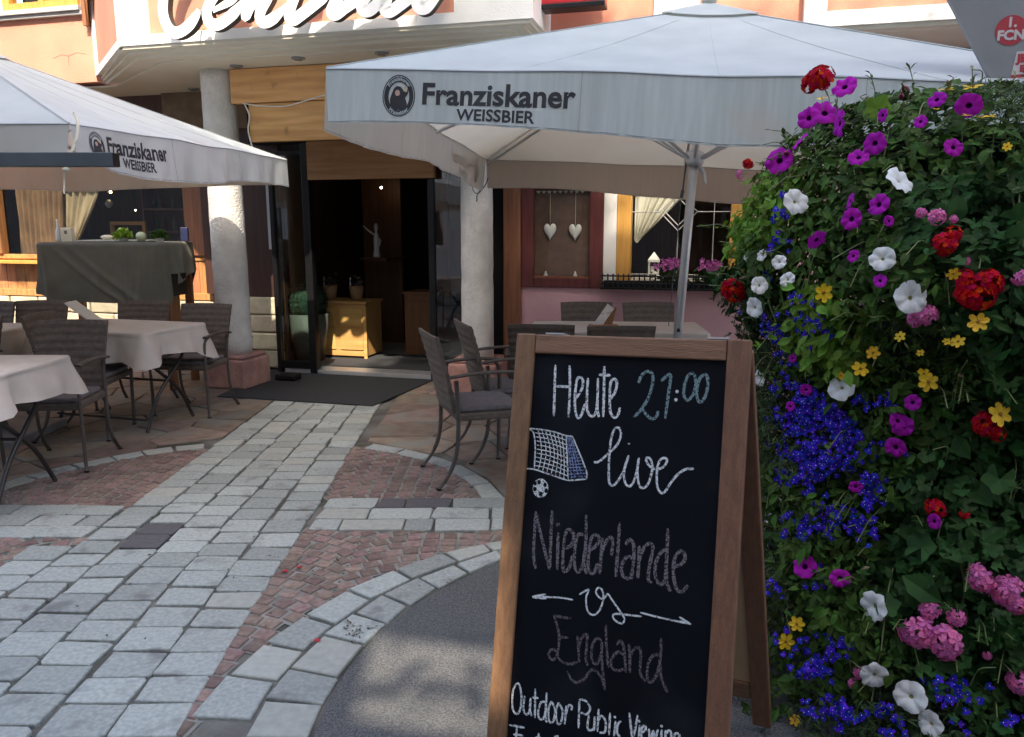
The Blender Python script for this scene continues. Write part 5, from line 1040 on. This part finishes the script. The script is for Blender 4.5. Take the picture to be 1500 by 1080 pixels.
# ================================================================ FLOWER TOWER
AX = (1.5, 2.6)
ZR = [(0, .90), (.3, .79), (.6, .69), (.9, .645), (1.13, .69), (1.25, .75), (1.4, .75), (1.5, .72), (1.57, .67), (1.66, .63), (1.75, .575), (1.82, .50), (1.88, .30), (1.92, .08)]
def RZ(z):
    if z <= 0: return ZR[0][1]
    for (a, ra), (b, rb) in zip(ZR, ZR[1:]):
        if z <= b: return ra + (rb - ra) * (z - a) / (b - a)
    return .05
def TP(th, z, r): return Vector((AX[0] + r * math.cos(th), AX[1] + r * math.sin(th), z))
tower = thing('flower_tower', 'tall tiered dark green plastic planter tower holding all the flowers', 'planter', (AX[0], AX[1], 0))
for k, (z0, hh, r0, r1) in enumerate(((.02, .36, .44, .60), (.44, .34, .42, .54), (.84, .34, .42, .53), (1.24, .30, .42, .57), (1.56, .18, .30, .42))):
    seg = 6; o = MB().lathe([(r0, z0), (r1, z0 + hh), (r1 - .02, z0 + hh), (r1 - .03, z0 + hh - .03)], (0, 0, 0), seg); o.xf(Matrix.Rotation(R(18 * k), 4, 'Z')); t_ = o.build('planter_tier', M['greenpot'], tower)
    rim = MB(); rim.lathe([(r1 + .012, z0 + hh - .02), (r1 + .012, z0 + hh + .004), (r1 - .004, z0 + hh + .004)], (0, 0, 0), seg); rim.xf(Matrix.Rotation(R(18 * k), 4, 'Z')); rim.build('rim', mat('rim_green', (.05, .085, .065), None, .4), t_)
MB().lathe([(.16, 0), (.16, 1.6)], (0, 0, 0), 10).build('core_pole', M['greenpot'], tower)
M['leaf_pet'] = leafmat('leaf_petunia', (.025, .062, .008), (.070, .135, .017)); M['leaf_ger'] = leafmat('leaf_geranium', (.015, .050, .010), (.038, .100, .020))
M['leaf_fine'] = leafmat('leaf_fine', (.026, .056, .010), (.07, .12, .02)); M['leaf_lob'] = leafmat('leaf_lobelia', (.035, .065, .022), (.065, .10, .035)); M['leaf_bright'] = leafmat('leaf_bright', (.10, .20, .02), (.17, .30, .035), .35)
M['stem'] = mat('stem_green', (.11, .14, .04), (.17, .19, .07), .6)
M['p_purple'] = mat('petal_purple', (.34, .008, .33), (.48, .02, .47), .7, spec=.1, scale=30, translucent=.25, objvar=.12, sheen=1); M['p_eye'] = mat('petal_dark_eye', (.03, .002, .035), None, .9, spec=.05)
M['p_white'] = mat('petal_white', (.78, .80, .78), (.86, .87, .85), .6, scale=20, translucent=.25, objvar=.03); M['p_weye'] = mat('petal_yellow_green_eye', (.35, .34, .12), None, .7)
M['p_red'] = mat('petal_red', (.40, .002, .006), (.58, .005, .012), .7, spec=.1, scale=30, translucent=.15, island=.3); M['p_pink'] = mat('petal_pink', (.68, .12, .36), (.80, .25, .52), .55, scale=30, translucent=.25, island=.2)
M['p_yellow'] = mat('petal_yellow', (.80, .48, .01), (.90, .62, .02), .5, scale=30, translucent=.2, objvar=.1); M['p_ycen'] = mat('flower_centre', (.28, .12, .01), None, .8)
M['p_blue'] = mat('petal_blue', (.018, .008, .34), (.045, .02, .58), .6, spec=.15, scale=30, translucent=.2, island=.3); M['p_dark'] = mat('petal_dark_red', (.14, .01, .035), (.2, .015, .06), .6)
M['p_tiny'] = mat('petal_white_eye', (.75, .75, .85), None, .6)
# bloom meshes, unit diameter, facing +Z
def petunia(seed, cols):
    r_ = random.Random(seed); n = 30; rings = [(.03, -.16), (.065, -.10), (.115, -.04), (.28, .015), (.43, .02), (.50, -.02)]; vs = []; fs = []; mi = []
    ph = r_.uniform(0, 6); rk = [r_.gauss(0, .018) for _ in range(n)]; rz_ = [r_.gauss(0, .016) for _ in range(n)]
    for ri, (r, z) in enumerate(rings):
        for k in range(n):
            a = 2 * math.pi * k / n; lobe = 1 - .045 * (abs(math.sin(2.5 * a + ph)) < .25) * (ri > 3) - .05 * (1 - abs(math.sin(2.5 * a + ph))) * (ri > 2) + (rk[k] if ri > 3 else 0)
            ruf = (.05 * math.sin(a * 7 + ph * 2 + r_.uniform(-.3, .3)) + .03 * math.sin(a * 2 + ph)) * (r / .5) ** 2
            vs.append((r * lobe * math.cos(a), r * lobe * math.sin(a), z + ruf + (rz_[k] if ri > 3 else 0) - .03 * (abs(math.sin(2.5 * a + ph)) < .2) * (ri > 2)))
    for ri in range(len(rings) - 1):
        for k in range(n): fs.append((ri * n + k, ri * n + (k + 1) % n, (ri + 1) * n + (k + 1) % n, (ri + 1) * n + k)); mi.append(1 if ri < (2 if cols == 'purple' else 1) else 0)
    fs.append(tuple(range(n))[::-1]); mi.append(1)
    mb = MB(); mb.v = vs; mb.f = fs; mb.m = mi
    mb.tube([(0, 0, -.19), (.02, 0, -.34), (.03, .02, -.5)], [.075, .04, .025], 7, 2)
    return mb.mesh('petunia_bloom', [M['p_' + cols], M['p_eye'] if cols == 'purple' else M['p_weye'], M['stem']], True)
def geranium(seed, m, dens, elong):
    r_ = random.Random(seed); mb = MB()
    for k in range(dens):
        d = Vector((r_.gauss(0, 1), r_.gauss(0, 1), r_.gauss(0, .8) + .5)).normalized(); c = Vector((d.x * .40, d.y * .40, d.z * .30)) * r_.uniform(.75, 1.05)
        t = d.cross(Vector((r_.gauss(0, 1), r_.gauss(0, 1), r_.gauss(0, 1)))).normalized(); b = d.cross(t).normalized(); L = .155 if not elong else .20; a0 = r_.uniform(0, 6)
        for p in range(5):
            a = a0 + p * 1.2566 + r_.gauss(0, .12); u = t * math.cos(a) + b * math.sin(a); v = t * -math.sin(a) + b * math.cos(a); wd = L * (.36 if elong else .52)
            w1 = r_.uniform(-.25, .35)
            q = [c, c + u * L * .5 + v * wd * .8 + d * .02, c + u * L * .92 + v * wd * .7 + d * w1 * .06, c + u * L * 1.08 + d * w1 * .05, c + u * L * .92 - v * wd * .7 + d * w1 * .06, c + u * L * .5 - v * wd * .8 + d * .02]
            mb.add(q, [(0, 1, 2, 3), (0, 3, 4, 5)])
    mb.tube([(0, 0, .1), (.03, 0, -.3), (.02, .05, -.8)], .022, 5, 1)
    return mb.mesh('geranium_head', [m, M['stem']])
def star(seed):
    r_ = random.Random(seed); mb = MB(); npet = 6
    for p in range(npet):
        a = p * 2 * math.pi / npet + r_.gauss(0, .08); up = r_.uniform(-.04, .10); c, s = math.cos(a), math.sin(a); w = .15; f = lambda r, v, z: (r * c - v * s, r * s + v * c, z)
        mb.add([f(.03, 0, 0), f(.22, w, up * .4 + .02), f(.42, w * .85, up), f(.50, 0, up + .01), f(.42, -w * .85, up), f(.22, -w, up * .4 + .02), f(.3, 0, up * .5 - .02)], [(0, 1, 6), (1, 2, 6), (2, 3, 6), (3, 4, 6), (4, 5, 6), (5, 0, 6)])
    mb.ball((0, 0, .03), .09, 7, 4, (1, 1, .7), 1); mb.tube([(0, 0, 0), (.03, 0, -.5), (0, .04, -1.1)], .02, 4, 2)
    return mb.mesh('bidens_flower', [M['p_yellow'], M['p_ycen'], M['stem']])
def bud(seed): return MB().lathe([(.05, -.3), (.22, -.1), (.26, .1), (.10, .4), (.02, .5)], (0, 0, 0), 7).mesh('flower_bud', M['p_dark'], True)
BM = dict(purple=[petunia(i, 'purple') for i in range(5)], white=[petunia(10 + i, 'white') for i in range(5)], red=[geranium(20 + i, M['p_red'], 34, False) for i in range(3)],
          pink=[geranium(30 + i, M['p_pink'], 19, True) for i in range(3)], yellow=[star(40 + i) for i in range(4)], darkred=[bud(1)])
PN = dict(purple='petunia_bloom', white='petunia_bloom', red='geranium_head', pink='geranium_head', yellow='bidens_flower', darkred='flower_bud')
# plants: species, (theta deg, z m), label
PL = [
 ('purple', (171, 1.80), 'purple petunia at the upper left edge of the flower tower'),
 ('purple', (-150, 1.66), 'purple petunia with a pair of touching blooms near the top of the tower'),
 ('purple', (-145, 1.46), 'purple petunia above the large white bloom in the middle of the tower'),
 ('purple', (-124, 1.78), 'purple petunia at the top right of the tower below the yellow flowers'),
 ('purple', (-132, .95), 'purple petunia with two stacked blooms in the middle right of the tower'),
 ('purple', (-158, .55), 'purple petunia low on the tower next to the chalkboard frame'),
 ('white', (-170, 1.28), 'white petunia group at the left edge above the red geranium'),
 ('white', (-130, 1.34), 'white petunia with large ruffled blooms in the middle of the tower'),
 ('white', (-155, 1.02), 'white petunia between the blue lobelia and yellow flowers'),
 ('white', (-135, .22), 'white petunia at the bottom of the tower'),
 ('red', (175, 1.86), 'red geranium head at the very top left of the tower'),
 ('red', (-178, 1.25), 'red geranium sticking out above the chalkboard corner'),
 ('red', (-112, 1.26), 'large bright red geranium at the right edge of the tower'),
 ('red', (-112, .88), 'dark red geranium behind the single big yellow flower'),
 ('pink', (-122, 1.42), 'small pink geranium under the white petunias'),
 ('pink', (-112, .34), 'full pink geranium with large heads at the bottom right'),
 ('yellow', (-115, 1.86), 'yellow bidens on thin stems at the top right of the tower'),
 ('yellow', (-128, 1.12), 'yellow bidens scattered across the middle of the tower'),
 ('yellow', (-165, .30), 'yellow bidens low on the tower beside the chalkboard leg'),
 ('blue', (-155, .86), 'deep blue lobelia cushion covering the middle left of the tower'),
 ('blue', (-175, 1.20), 'deep blue lobelia at the left edge under the white petunias'),
 ('blue', (-125, .08), 'deep blue lobelia at the foot of the tower'),
 ('bright', (178, 1.48), 'bright green leafy bedding plant at the left edge of the tower'),
 ('bright', (-152, 1.12), 'bright green leaves above the white and yellow flowers'),
]
plants = []; LBL = {}
for sp, (th, z), lab in PL:
    t = R(th); o = thing({'purple': 'petunia_plant', 'white': 'petunia_plant', 'red': 'geranium_plant', 'pink': 'geranium_plant', 'yellow': 'bidens_plant', 'blue': 'lobelia_plant', 'bright': 'foliage_plant'}[sp], lab, 'plant', TP(t, z, .3), 0, 'flowering plants in the tower')
    plants.append((sp, t, z, o))
def near(th, z, kinds=None):
    best = None
    for sp, t, pz, o in plants:
        if kinds and sp not in kinds: continue
        d = (math.atan2(math.sin(th - t), math.cos(th - t)) * .6) ** 2 + (z - pz) ** 2
        if best is None or d < best[0]: best = (d, sp, o)
    return best[1], best[2]
camp = Vector(cam.location); bloom_pts = []; cdir_ = math.atan2(camp.y - AX[1], camp.x - AX[0])
for kind, lst in BLOOMS.items():
    for th, z, r, d in lst:
        t = R(th); z /= 1000; r /= 1000; d /= 1000; P = TP(t, z, r)
        sp, pl = near(t, z, (kind,) if kind != 'darkred' else ('purple',))
        out = Vector((math.cos(t), math.sin(t), .35 if z < 1.7 else .9)).normalized(); tc = (camp - P).normalized()
        nrm = (out * .55 + tc * .75 + Vector((rnd.gauss(0, .42), rnd.gauss(0, .42), rnd.gauss(0, .36)))).normalized()
        if kind == 'yellow' and z > 1.72: nrm = Vector((rnd.gauss(0, .2), -.25, 1)).normalized()
        q = nrm.to_track_quat('Z', 'Y').to_matrix() @ Matrix.Rotation(rnd.uniform(0, 6.28), 3, 'Z')
        lift = .045 if kind in ('purple', 'white', 'yellow') else .02
        k = {'purple': .93 * rnd.uniform(.85, 1.1), 'white': .92 * rnd.uniform(.88, 1.08), 'red': .98, 'pink': 1.0, 'yellow': 1.0 * rnd.uniform(.85, 1.15), 'darkred': .8}[kind]
        o = inst(PN[kind], rnd.choice(BM[kind]), pl, P + tc * lift - pl.location, q.to_euler(), (d * k, d * k * rnd.uniform(.86, 1), d * k)); bloom_pts.append((P + tc * lift, d * .5, tc))
wil = [MB().lathe([(.03, -.4), (.10, -.1), (.16, .1), (.05, .32), (.09, .5)], (0, 0, 0), 7).mesh('wilted_bloom', mat('wilted_brown', (.20, .13, .08), (.33, .24, .15), .9), False), MB().lathe([(.05, -.4), (.11, -.2), (.13, .1), (.03, .5)], (0, 0, 0), 6).mesh('flower_bud', mat('bud_green', (.15, .22, .06), (.24, .3, .1), .6), True)]
for k in range(60):
    t = cdir_ + rnd.uniform(-1.1, 1.1); z = rnd.uniform(.15, 1.8); P = TP(t, z, RZ(z) * 1.01); sp, pl = near(t, z); w_ = k % 3 == 0
    q = Vector((math.cos(t) + rnd.gauss(0, .5), math.sin(t) + rnd.gauss(0, .5), rnd.gauss(-.1 if w_ else .5, .5))).normalized().to_track_quat('Z', 'Y')
    inst('wilted_bloom' if w_ else 'flower_bud', wil[0 if w_ else 1], pl, P - pl.location, q.to_euler(), (rnd.uniform(.022, .034),) * 3)
# lobelia florets as one scattered mass per plant
lob = {}
def lobelia(P, s, nrm, key):
    mb = lob.setdefault(key, (MB(),))[0]; a0 = rnd.uniform(0, 6); t = nrm.cross(Vector((0, 0, 1))).normalized(); b = nrm.cross(t)
    for p in range(5):
        a = a0 + (p * .95 if p < 3 else p * .95 + .9); L = s * (.62 if p < 3 else .42); wd = L * .36; u = t * math.cos(a) + b * math.sin(a); v = t * -math.sin(a) + b * math.cos(a)
        mb.add([P, P + u * L * .6 + v * wd, P + u * L - nrm * s * .05, P + u * L * .6 - v * wd], [(0, 1, 2, 3)])
    mb.add([P + nrm * .0015 + t * s * .065, P + nrm * .0015 + b * s * .065, P + nrm * .0015 - t * s * .065, P + nrm * .0015 - b * s * .065], [(0, 1, 2, 3)], 1)
for (th, z, rx, ry), cnt in zip(LOB, (110, 200, 100, 90, 60, 70, 55, 26, 150)):
    cl_ = [(rnd.gauss(0, .6) * rx / 1000, z / 1000 + rnd.gauss(0, .6) * ry / 1000) for _ in range(max(3, cnt // 9))]
    for k in range(int(cnt * 1.25)):
        ca_, cz_ = rnd.choice(cl_); a = ca_ + rnd.gauss(0, .020); zz = cz_ + rnd.gauss(0, .016)
        if zz < .02: continue
        t = R(th) + a / .62; r = RZ(zz) * rnd.uniform(.93, 1.03); P = TP(t, zz, r); out = Vector((math.cos(t), math.sin(t), .3)); tc = (camp - P).normalized()
        if any((P - bp - tcb * (P - bp).dot(tcb)).length < rr * 1.05 for bp, rr, tcb in bloom_pts if abs(bp.z - P.z) < .09): continue
        sp, pl = near(t, zz, ('blue',)); nrm = (out * .5 + tc * .6 + Vector((rnd.gauss(0, .35), rnd.gauss(0, .35), rnd.gauss(0, .3)))).normalized()
        lobelia(P + tc * .02, rnd.uniform(.017, .025), nrm, pl)
for pl, (mb,) in lob.items():
    mb.v = [tuple(Vector(v) - pl.location) for v in mb.v]; o = mb.build('lobelia_florets', [M['p_blue'], M['p_tiny']], pl); o['kind'] = 'stuff'
# foliage, sampled over the tower shell and given to the nearest plant
fol = {}
def leaf_geo(mb, P, d, nrm, L, wd, cup=.15):
    s = d.cross(nrm).normalized()
    if s.length < .1: return
    n2 = s.cross(d).normalized(); k = L
    mb.add([P, P + d * k * .3 + s * wd * .75 + n2 * cup * wd, P + d * k * .62 + s * wd * .8 + n2 * cup * wd, P + d * k - n2 * k * .12, P + d * k * .62 - s * wd * .8 + n2 * cup * wd, P + d * k * .3 - s * wd * .75 + n2 * cup * wd, P + d * k * .5 - n2 * .0 * k],
           [(0, 1, 6), (1, 2, 6), (2, 3, 6), (3, 4, 6), (4, 5, 6), (5, 0, 6)])
def lobed(mb, P, d, nrm, rad):
    s = d.cross(nrm).normalized(); n = 15; vs = [P]
    for k in range(n + 1):
        a = -2.6 + 5.2 * k / n; r = rad * (.86 + .14 * math.cos(a * 5)) ; vs.append(P + (d * math.cos(a) + s * math.sin(a)) * r + nrm * (.18 * rad * (1 + .5 * math.cos(a * 5)) * .6))
    mb.add(vs, [(0, k + 1, k + 2) for k in range(n)])
NF = 46000; cdir = math.atan2(camp.y - AX[1], camp.x - AX[0])
for i in range(NF):
    th = cdir + rnd.uniform(-1.75, 1.75); z = rnd.uniform(0, 1.87)
    u = rnd.random(); dep = (u ** 1.5) * .30 if i > 5000 else rnd.uniform(.25, .55); r = RZ(z) * (1 - dep) + rnd.gauss(0, .012) + .03 * math.sin(th * 9 + z * 11) * (1 if z < 1.7 else .4)
    nv = noise.noise(Vector((math.cos(th) * 4.5, math.sin(th) * 4.5, z * 7))) + .5 * noise.noise(Vector((math.cos(th) * 11, math.sin(th) * 11, z * 16)))
    if nv < -.28 and rnd.random() < .8: r *= .86
    r *= 1 + .055 * nv
    P = TP(th, z, r)
    if any((P - bp + tc * (P - bp).dot(tc) * -1).length < rr * 1.05 and (P - bp).dot(tc) > -.03 for bp, rr, tc in bloom_pts if abs(bp.z - P.z) < .09): continue
    sp, pl = near(th, z); mb = fol.setdefault((pl.name, sp), (pl, MB()))[1]
    out = Vector((math.cos(th), math.sin(th), .25 if z < 1.65 else 1.0)).normalized()
    nrm = (out + Vector((rnd.gauss(0, .45), rnd.gauss(0, .45), rnd.gauss(0, .35) + .4))).normalized()
    d = nrm.cross(Vector((rnd.gauss(0, 1), rnd.gauss(0, 1), rnd.gauss(0, 1)))).normalized(); d = (d + Vector((0, 0, -.35)) + out * .2).normalized()
    if sp in ('purple', 'white'):
        L = rnd.choice((.018, .024, .03, .036, .05)) * rnd.uniform(.85, 1.15); leaf_geo(mb, P, d, nrm, L, L * rnd.uniform(.2, .33))
    elif sp in ('red', 'pink'):
        if rnd.random() < .4: lobed(mb, P, d, nrm, rnd.uniform(.014, .030))
        else: L = rnd.uniform(.018, .040); leaf_geo(mb, P, d, nrm, L, L * .3)
    elif sp == 'yellow' and rnd.random() < .45:
        L = rnd.uniform(.018, .034); leaf_geo(mb, P, d, nrm, L, L * .22)
    elif sp == 'bright':
        L = rnd.uniform(.03, .055); leaf_geo(mb, P, d, nrm, L, L * .32)
    else:
        for k in range(4):
            d2 = (d + Vector((rnd.gauss(0, .6), rnd.gauss(0, .6), rnd.gauss(0, .5)))).normalized(); L = rnd.uniform(.018, .042); leaf_geo(mb, P, d2, nrm, L, .0022 if sp == 'yellow' else .0032, .1)
LM = dict(purple='leaf_pet', white='leaf_pet', red='leaf_ger', pink='leaf_ger', yellow='leaf_fine', blue='leaf_lob', bright='leaf_bright')
for (nm, sp), (pl, mb) in fol.items():
    mb.v = [tuple(Vector(v) - pl.location) for v in mb.v]; o = mb.build('foliage', M[LM[sp]], pl); o['kind'] = 'stuff'
# stems: trailing and upright
stm = {}; sprg = {}
for i in range(260):
    th = cdir + rnd.uniform(-1.3, 1.3); z = rnd.uniform(.1, 1.85); r = RZ(z) * rnd.uniform(.8, .98); P = TP(th, z, r); sp, pl = near(th, z); mb = stm.setdefault(pl.name, (pl, MB()))[1]
    g = Vector((math.cos(th) * rnd.uniform(.2, .8), math.sin(th) * rnd.uniform(.2, .8), rnd.gauss(.1, .7))); L = rnd.uniform(.06, .16); pts = [P, P + g * L * .5 + Vector((0, 0, .01)), P + g * L + Vector((rnd.gauss(0, .02), rnd.gauss(0, .02), -.03))]
    mb.tube(cat_rom(pts, 3), .0017, 4)
# top sprigs sticking up
for i in range(48):
    th = cdir + rnd.uniform(-1.4, 1.4); z = rnd.uniform(1.72, 1.86); P = TP(th, z, RZ(z) * rnd.uniform(.6, 1)); sp, pl = near(th, z); mb = stm.setdefault(pl.name, (pl, MB()))[1]
    top = P + Vector((rnd.gauss(0, .02) + .03 * math.cos(th), rnd.gauss(0, .02) + .03 * math.sin(th), rnd.uniform(.04, .12))); mb.tube([P, P.lerp(top, .5) + Vector((.004, 0, 0)), top], .0016, 4)
    for k in range(9):
        q = P.lerp(top, rnd.uniform(.2, 1)); d = Vector((rnd.gauss(0, 1), rnd.gauss(0, 1), .7)).normalized(); leaf_geo(mb, q, d, Vector((0, 0, 1)), rnd.uniform(.015, .03), .005)
for i in range(190):
    th = cdir + rnd.uniform(-1.6, 1.6); z = rnd.uniform(.25, 1.75); P = TP(th, z, RZ(z) * .97); sp, pl = near(th, z); mb = stm.setdefault(pl.name, (pl, MB()))[1]; fb_ = fol.get((pl.name, sp))
    top = P + Vector((math.cos(th), math.sin(th), 0)) * rnd.uniform(.04, .13) + Vector((rnd.gauss(0, .02), rnd.gauss(0, .02), rnd.uniform(-.09, .06))); m_ = P.lerp(top, .5) + Vector((0, 0, .015)); mb.tube([P, m_, top], .0014, 4)
    for k in range(8):
        q = P.lerp(top, rnd.uniform(.25, 1)); d = Vector((rnd.gauss(0, 1), rnd.gauss(0, 1), .3)).normalized(); L = rnd.uniform(.014, .032); leaf_geo(sprg.setdefault((pl.name, sp), (pl, MB()))[1], q, d, Vector((0, 0, 1)), L, L * .28)
# long bare stems to the red and pink florets at the left, and the thick pale vine at the right
for a, b_, r_ in (((-178, 1.42, .66), (-178, 1.69, .58), .0022), ((175, 1.80, .50), (174, 1.90, .47), .0022), ((-112, 1.60, .60), (-104, .95, .70), .003), ((-108, 1.45, .66), (-103, 1.30, .70), .003), ((-118, .62, .66), (-112, .42, .66), .0025)):
    P = TP(R(a[0]), a[1], a[2]); Q = TP(R(b_[0]), b_[1], b_[2]); sp, pl = near(R(a[0]), a[1]); stm.setdefault(pl.name, (pl, MB()))[1].tube(cat_rom([P, P.lerp(Q, .5) + Vector((.015, -.02, .01)), Q], 6), r_, 5)
for nm, (pl, mb) in stm.items():
    mb.v = [tuple(Vector(v) - pl.location) for v in mb.v]; o = mb.build('stems', M['stem'], pl); o['kind'] = 'stuff'
for (nm, sp), (pl, mb) in sprg.items():
    mb.v = [tuple(Vector(v) - pl.location) for v in mb.v]; o = mb.build('sprig_leaves', M[LM[sp]], pl); o['kind'] = 'stuff'
# large leaves one can tell apart
for k, (th, z, d) in enumerate(BIG):
    if k == 4: continue
    t = R(th); z /= 1000; d /= 1000; P = TP(t, z, RZ(z) + .015); tc = (camp - P).normalized(); sp, pl = near(t, z)
    mb = MB(); nrm = (tc + Vector((rnd.gauss(0, .3), rnd.gauss(0, .3), rnd.gauss(0, .3) + .2))).normalized(); dd = nrm.cross(Vector((rnd.gauss(0, 1), 0, rnd.gauss(0, 1)))).normalized()
    if k in (0, 5, 6, 12): m_ = M['leaf_bright']
    else: m_ = M['leaf_ger']
    if k % 2: leaf_geo(mb, Vector(), dd, nrm, d, d * .36, .25)
    else: lobed(mb, Vector(), dd, nrm, d * .5)
    o = mb.build('large_leaf', m_, pl); o.location = P - pl.location

# ================================================================ UNSEEN SHADE WALL BEHIND THE VIEWER (added and shaped to shade the square)
opp = thing('shade_wall', 'unseen pale house-front wall added behind the viewer, its top edge shaped to shade the square', 'house', W(0, -9, 0), -FA)
ob = MB()
prof = [(-26, 12.4), (-3, 12.45), (-.2, 12.5), (.4, 12.3), (1.30, 12.3), (1.6, 13.2), (2.0, 13.35), (2.2, 13.4), (2.45, 14.05), (3.45, 14.1), (3.6, 13.6), (4.3, 13.6), (4.4, 14.0), (12, 14.0), (24, 14.0)]  # top edge shaped to set where sun and shade fall on the facade
hole = (2.05, 2.64, 6.28, 7.30)  # opening added to let a patch of sun reach the asphalt
def slab(a, b, za0, zb0, za1, zb1):
    ob.add([(a, -.4, za0), (b, -.4, zb0), (b, 0, zb0), (a, 0, za0), (a, -.4, za1), (b, -.4, zb1), (b, 0, zb1), (a, 0, za1)], [(0, 3, 2, 1), (4, 5, 6, 7), (0, 1, 5, 4), (1, 2, 6, 5), (2, 3, 7, 6), (3, 0, 4, 7)])
for (u0, z0), (u1, z1) in zip(prof, prof[1:]): slab(u0, u1, 8, 8, z0, z1)
slab(-26, hole[0], 0, 0, 8, 8); slab(hole[1], 20, 0, 0, 8, 8); slab(hole[0], hole[1], 0, 0, hole[2], hole[2]); slab(hole[0], hole[1], hole[3], hole[3], 8, 8)
ob.build('wall', mat('shade_wall_render', (.58, .57, .54), (.66, .65, .61), .9, scale=2), opp)  # pale colour chosen to bounce fill light into the square
for fl in range(3):
    for k in range(-6, 7):
        u = k * 2.1 + 1.15; z = 1.0 + fl * 2.9 + (1.6 if fl == 2 else 0)
        if hole[0] - 1.2 < u < hole[1] + .2 and 3.8 < z < 6.9: continue
        w2 = MB().box(u - .5, u + .5, .001, .05, z, z + 1.4).build('window', M['white'], opp); MB().box(u - .42, u + .42, .051, .06, z + .08, z + 1.32).build('pane', M['dark'], w2)
# tree by that wall; leaf cards added along the top edge fray its shadow
tr_ = thing('street_tree', 'unseen leafy tree behind the viewer, with leaves added along the shade wall', 'tree', W(-2.2, -8.2, 0), 0)
MB().tube(cat_rom([(0, 0, 0), (.1, 0, 2.5), (0, .1, 5), (.2, 0, 8.5)], 4), [.22, .21, .2, .2, .2, .19, .18, .18, .17, .15, .12, .1, .08][:13], 9).build('trunk', M['brown'], tr_, True)
mb = MB(); inv2 = Matrix.Translation(tr_.location).inverted()
def lf(u, n, z, s):
    c = W(u, n, z) - tr_.location; d = Vector((rnd.gauss(0, 1), rnd.gauss(0, 1), rnd.gauss(0, 1))).normalized() * s; e = d.cross(Vector((rnd.gauss(0, 1), rnd.gauss(0, 1), rnd.gauss(0, 1)))).normalized() * s * .6; mb.add([c - d, c + e, c + d, c - e], [(0, 1, 2, 3)])
for (u0, z0), (u1, z1) in zip(prof[1:-2], prof[2:-1]):
    for k in range(int(90 * max(.6, math.hypot(u1 - u0, z1 - z0)))):
        t = rnd.random(); lf(u0 + (u1 - u0) * t + rnd.gauss(0, .1), -8.9 + rnd.gauss(0, .1), z0 + (z1 - z0) * t + abs(rnd.gauss(0, .10)) - .06, rnd.uniform(.04, .09))
for k in range(150):      # thin leaf veil added across the opening to dapple its sun patch
    u = rnd.uniform(hole[0] - .1, hole[1] + .1); z = rnd.uniform(hole[2] - .1, hole[3] + .1)
    e = min(u - hole[0], hole[1] - u, z - hole[2], hole[3] - z)
    if rnd.random() < max(.30, 1 - e / .2): lf(u, -8.8, z, rnd.uniform(.03, .07))
for k in range(2500):
    a = Vector((rnd.gauss(0, 1), rnd.gauss(0, 1), rnd.gauss(0, 1))).normalized() * rnd.uniform(.5, 1); lf(-2.4 + a.x * 1.7, -8.0 + a.y * .7, 3.4 + a.z * 1.3 if False else 3.6 + a.z * 1.1, rnd.uniform(.08, .15))
mb.build('crown', M['leaf1'], tr_)
